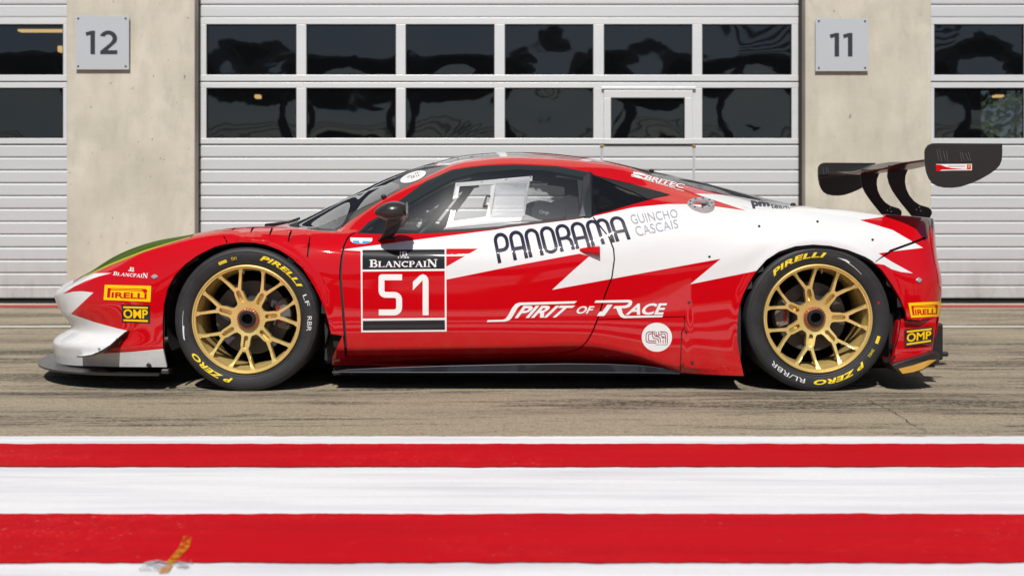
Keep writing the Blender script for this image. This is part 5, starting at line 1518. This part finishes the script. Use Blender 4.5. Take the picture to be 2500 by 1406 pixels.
# ------------------------------------------------------------------ rear wing
wing = empty('rear_wing', car, (0, 0, 0))
ep = [(2257.5,372),(2260,362),(2266,354),(2275,350.5),(2290,350),(2447,351),(2447.5,372),(2446,392),(2441,404),(2432,414),(2415,426),(2393,438.5),(2370,448.5),(2345,456.5),(2325,459),(2306,458.5),(2290,455),(2277,448),(2268,436),(2262,421),(2258,400)]
YP = .925
epw = [P(x, y, -YP) for x, y in ep]; ep2 = [(p[0], p[2]) for p in epw]
for s_ in (-1, 1):
    b = MB(); b.prism(ep2, lambda p: (p[0], s_*YP, p[1]), lambda p: (p[0], s_*(YP - .008), p[1]))
    e_ = obj('end_plate', b, 'carbon', wing, bevel=.0015)
    if s_ < 0: near_plate = e_
    else: far_plate = e_
def flat(name, polys, m, par, y, grid=None):
    v_, f_ = union(polys, grid); b = MB(); fs = []
    for f in f_:
        a = [np.array(v_[i]) for i in f]; cr = (a[1]-a[0])[0]*(a[2]-a[0])[1] - (a[1]-a[0])[1]*(a[2]-a[0])[0]
        fs.append(f if cr < 0 else f[::-1])      # pixel rows run downward
    b.add([P(x, yy, y) for x, yy in v_], fs); return obj(name, b, m, par, recalc=False)
cw = lambda x, y: (1960 + x/4.394, 330 + y/4.394)
yy = -YP - .0012
flat('sticker', [[cw(*q) for q in [(1428,312),(1814,310),(1814,380),(1428,386)]]], 'whitep', wing, yy)
flat('sticker', [[cw(*q) for q in [(1428,316),(1480,320),(1530,340),(1600,356),(1740,366),(1814,366),(1814,369),(1490,371),(1465,390),(1428,390)]]], 'redp', wing, yy - .0008)
flat('sticker', [[cw(*q) for q in [(1490,372),(1814,370),(1814,378),(1484,380)]]], 'whitep', wing, yy - .0014)
flat('emblem', [[cw(*q) for q in [(1762,316),(1804,316),(1804,362),(1762,362)]]], 'redp', wing, yy - .0016)
flat('emblem', [[cw(*q) for q in [(1772,322),(1794,322),(1794,346),(1783,356),(1772,346)]]], 'yellow', wing, yy - .0022)
flat('emblem', [[cw(*q) for q in [(1780,326),(1788,328),(1784,336),(1790,344),(1782,350),(1779,340)]]], 'mattblack', wing, yy - .0028)
for k in range(16):      # print too small to read: a row of faint ticks
    flat('tick', [[cw(*q) for q in [(1562 + 11.5*k, 327), (1569 + 11.5*k, 327), (1569 + 11.5*k, 339), (1562 + 11.5*k, 339)]]], 'greyp', wing, yy - .0016)
rows = []
for x0, y0, x1, y1, n_ in ((1438,160,1460,272,8),(1466,152,1490,278,9),(1510,180,1530,270,8),(1540,180,1560,290,9),(1688,186,1704,272,7),(1712,190,1732,272,7),(1748,196,1776,268,7),(1778,190,1800,272,7)):
    rows += [disc_px(cw(x0 + (x1-x0)*k/(n_-1), y0 + (y1-y0)*k/(n_-1)), .95, 8) for k in range(n_)]
flat('bolt_row', rows, 'steel', wing, yy)
b = MB()
for x0 in (2009, 2016.5, 2021):
    for k in range(5):
        c = P(x0 + k*.6, 410 + k*3.6, YP - .0095); b.add([(c[0] + .0022*math.cos(t_), c[1], c[2] + .0022*math.sin(t_)) for t_ in np.linspace(0, 2*math.pi, 9)[:-1]], [tuple(range(8))])
obj('bolt_row', b, 'steel', wing, recalc=False)
# the plane: cambered section, raised and thinned towards the middle
b = MB(); ns = 41; nc = 26; vs = []
LE = P(2262, 392, -YP); 
for i in range(ns):
    y = -(YP - .006) + 2*(YP - .006)*i/(ns-1); q = abs(y)/YP
    drop = .014*(1 - sst(.30, .62, q)); ch = .335 + .02*(1 - sst(.30, .62, q))
    for k in range(nc):
        a = 2*math.pi*k/nc; x = .5 - .5*math.cos(a); s_ = 1 if a < math.pi else -1
        th = .085*ch*(2.2*(math.sqrt(max(x, 0))*.45 - .19*x - .26*x*x + .0*x**3)); th = max(th, .0015)
        camber = -.020*math.sin(math.pi*x)*1.2
        zz = camber + (th*.55 if s_ > 0 else -th)
        xx = x*ch; an = R(11)
        vs.append((LE[0] + xx*math.cos(an) - zz*math.sin(an), y, LE[2] - drop + .004 + xx*math.sin(an) + zz*math.cos(an)))
b.add(vs, [(i*nc+k, i*nc+(k+1) % nc, (i+1)*nc+(k+1) % nc, (i+1)*nc+k) for i in range(ns-1) for k in range(nc)], True)
obj('wing_plane', b, 'carbon_plain', wing)
sn = [(2169,404),(2166,430),(2170,448),(2178,465),(2188,480),(2200,496),(2221,521.5),(2236,541),(2262,548),(2268,535),(2274.5,522),(2274,514),(2267,507),(2245,500.5),(2231,491),(2219.5,477),(2212,461),(2209,444),(2210,430),(2215,417),(2222,406)]
snw = [P(x, y, -.231) for x, y in sn]
for s_ in (-1, 1):
    b = MB(); b.prism([(p[0], p[2]) for p in snw], lambda p: (p[0], s_*.237, p[1]), lambda p: (p[0], s_*.225, p[1]))
    su = obj('wing_support', b, 'mattblack', wing, bevel=.002)
    for x, y in ((2243, 506), (2236, 512), (2246, 515)):
        c = P(x, y, -.231); b = MB(); b.tube([(c[0], s_*.242, c[2]), (c[0], s_*.22, c[2])], .0032, 8); obj('support_bolt', b, 'steel', wing)

# ------------------------------------------------------------------ tail: lower bumper block, lip, amber strip, tow pin
c10 = lambda x, y: (2060 + x/3.347, 500 + y/3.347)
blk = [c10(*q) for q in [(440,945),(480,930),(620,940),(775,915),(770,935),(760,1010),(745,1100),(735,1185),(700,1225),(395,1300),(410,1200),(425,1080)]]
for sgn in (1, -1):
    b = MB(); 
    fr = {}
    o_ = [P(x, y, -.955) for x, y in blk]
    # outer face leans in towards the tail and tucks under at the front edge
    def oy(p): return -(.962 - .30*max(0, p[0] - 1.86)**1.6 * 1.3)
    b.prism([(p[0], p[2]) for p in o_], lambda p: (p[0], oy(p)*sgn, p[1]), lambda p: (p[0], -.80*sgn, p[1]))
    obj('lower_bumper', b, 'red', car, bevel=.012, seg=3)
lip = [c10(*q) for q in [(385,1308),(400,1298),(560,1255),(705,1212),(725,1196),(765,1205),(795,1240),(788,1262),(640,1348),(560,1375),(485,1388),(440,1365)]]
for sgn in (1, -1):
    b = MB(); o_ = [P(x, y, -1.0) for x, y in lip]
    b.prism([(p[0], p[2]) for p in o_], lambda p: (p[0], (-1.01 + .55*max(0, p[0] - 1.93)**1.5)*sgn, p[1]), lambda p: (p[0], -.84*sgn, p[1]))
    lp = obj('rear_lip', b, 'carbon_plain', car, bevel=.004)
    am = [c10(*q) for q in [(440,1335),(560,1306),(690,1265),(755,1262),(640,1336),(560,1362),(472,1376)]]
    b = MB(); o_ = [P(x, y, -1.0) for x, y in am]
    b.add([(p[0], (-1.0135 + .55*max(0, p[0] - 1.93)**1.5)*sgn, p[2]) for p in o_], tri_poly([(p[0], p[2]) for p in o_])); obj('reflector', b, 'goldp', lp)
b = MB(); a = P(2285, 864.5, -.62); c = P(2313, 864, -.62); b.tube([a - np.array([.25, 0, 0]), c], .0125, 14); obj('tow_pin', b, 'mattblack', car)
b = MB(); b.box((1.90, -.80, .12), (2.10, .80, .30)); obj('diffuser', b, 'mattblack', car, bevel=.01)
for k in range(7):
    b = MB(); y = -.66 + .22*k; b.box((1.75, y - .006, .085), (2.13, y + .006, .20)); obj('diffuser_fin', b, 'mattblack', car)
# marks over the rear block
def obox_flat(quad, par, y):
    flat('sticker', [quad], 'black', par, y)
    mp = lambda pts: [tuple(x) for x in quadmap(np.array(pts, float), quad)]
    flat('logo', [mp([(.07,.80),(.93,.80),(.93,.90),(.07,.90)]), mp([(.07,.08),(.93,.08),(.93,.18),(.07,.18)])], 'yellow', par, y - .001)
    v_, f_, _ = text2d('OMP', bold=.022); q_ = quadmap(v_*np.array([.86, .50]) + np.array([.07, .25]), quad)
    b = MB(); b.add([P(x, y_, y - .001) for x, y_ in q_], f_); obj('lettering', b, 'yellow', par, recalc=False)
bl = [o for o in car.children if o.name.startswith('lower_bumper')][0]
obox_flat([c10(500,1018), c10(735,992), c10(727,1125), c10(498,1160)], bl, -.9645)
# inside of the tail light: the dark band that wraps the corner
# wiper at the screen base, aerial pins on the roof and the engine cover
b = MB(); b.tube([P(650, 551, -.35), P(700, 545, -.2), P(731, 533, -.1)], [.012, .009, .006], 8); obj('wiper', b, 'mattblack', car)
for x, y in ((1590, 417), (1936, 500)):
    p_, n_ = skin([(x, y + 2)], .004); b = MB(); b.ellipsoid(tuple(p_[0]), (.014, .014, .010), 14, 8); obj('cover_pin', b, 'mattblack', car)
p_, n_ = skin([(938, 483)], .006); b = MB(); b.ellipsoid(tuple(p_[0]), (.014, .012, .012), 16, 10); obj('screen_clip', b, 'mattblack', ws)
# dark rear corner behind the bumper block
b = MB(); b.box((1.80, -.90, .10), (2.02, .90, .36)); obj('rear_beam', b, 'mattblack', car)
car['label'] = 'low red and white racing car number 51 with gold wheels and black rear wing'
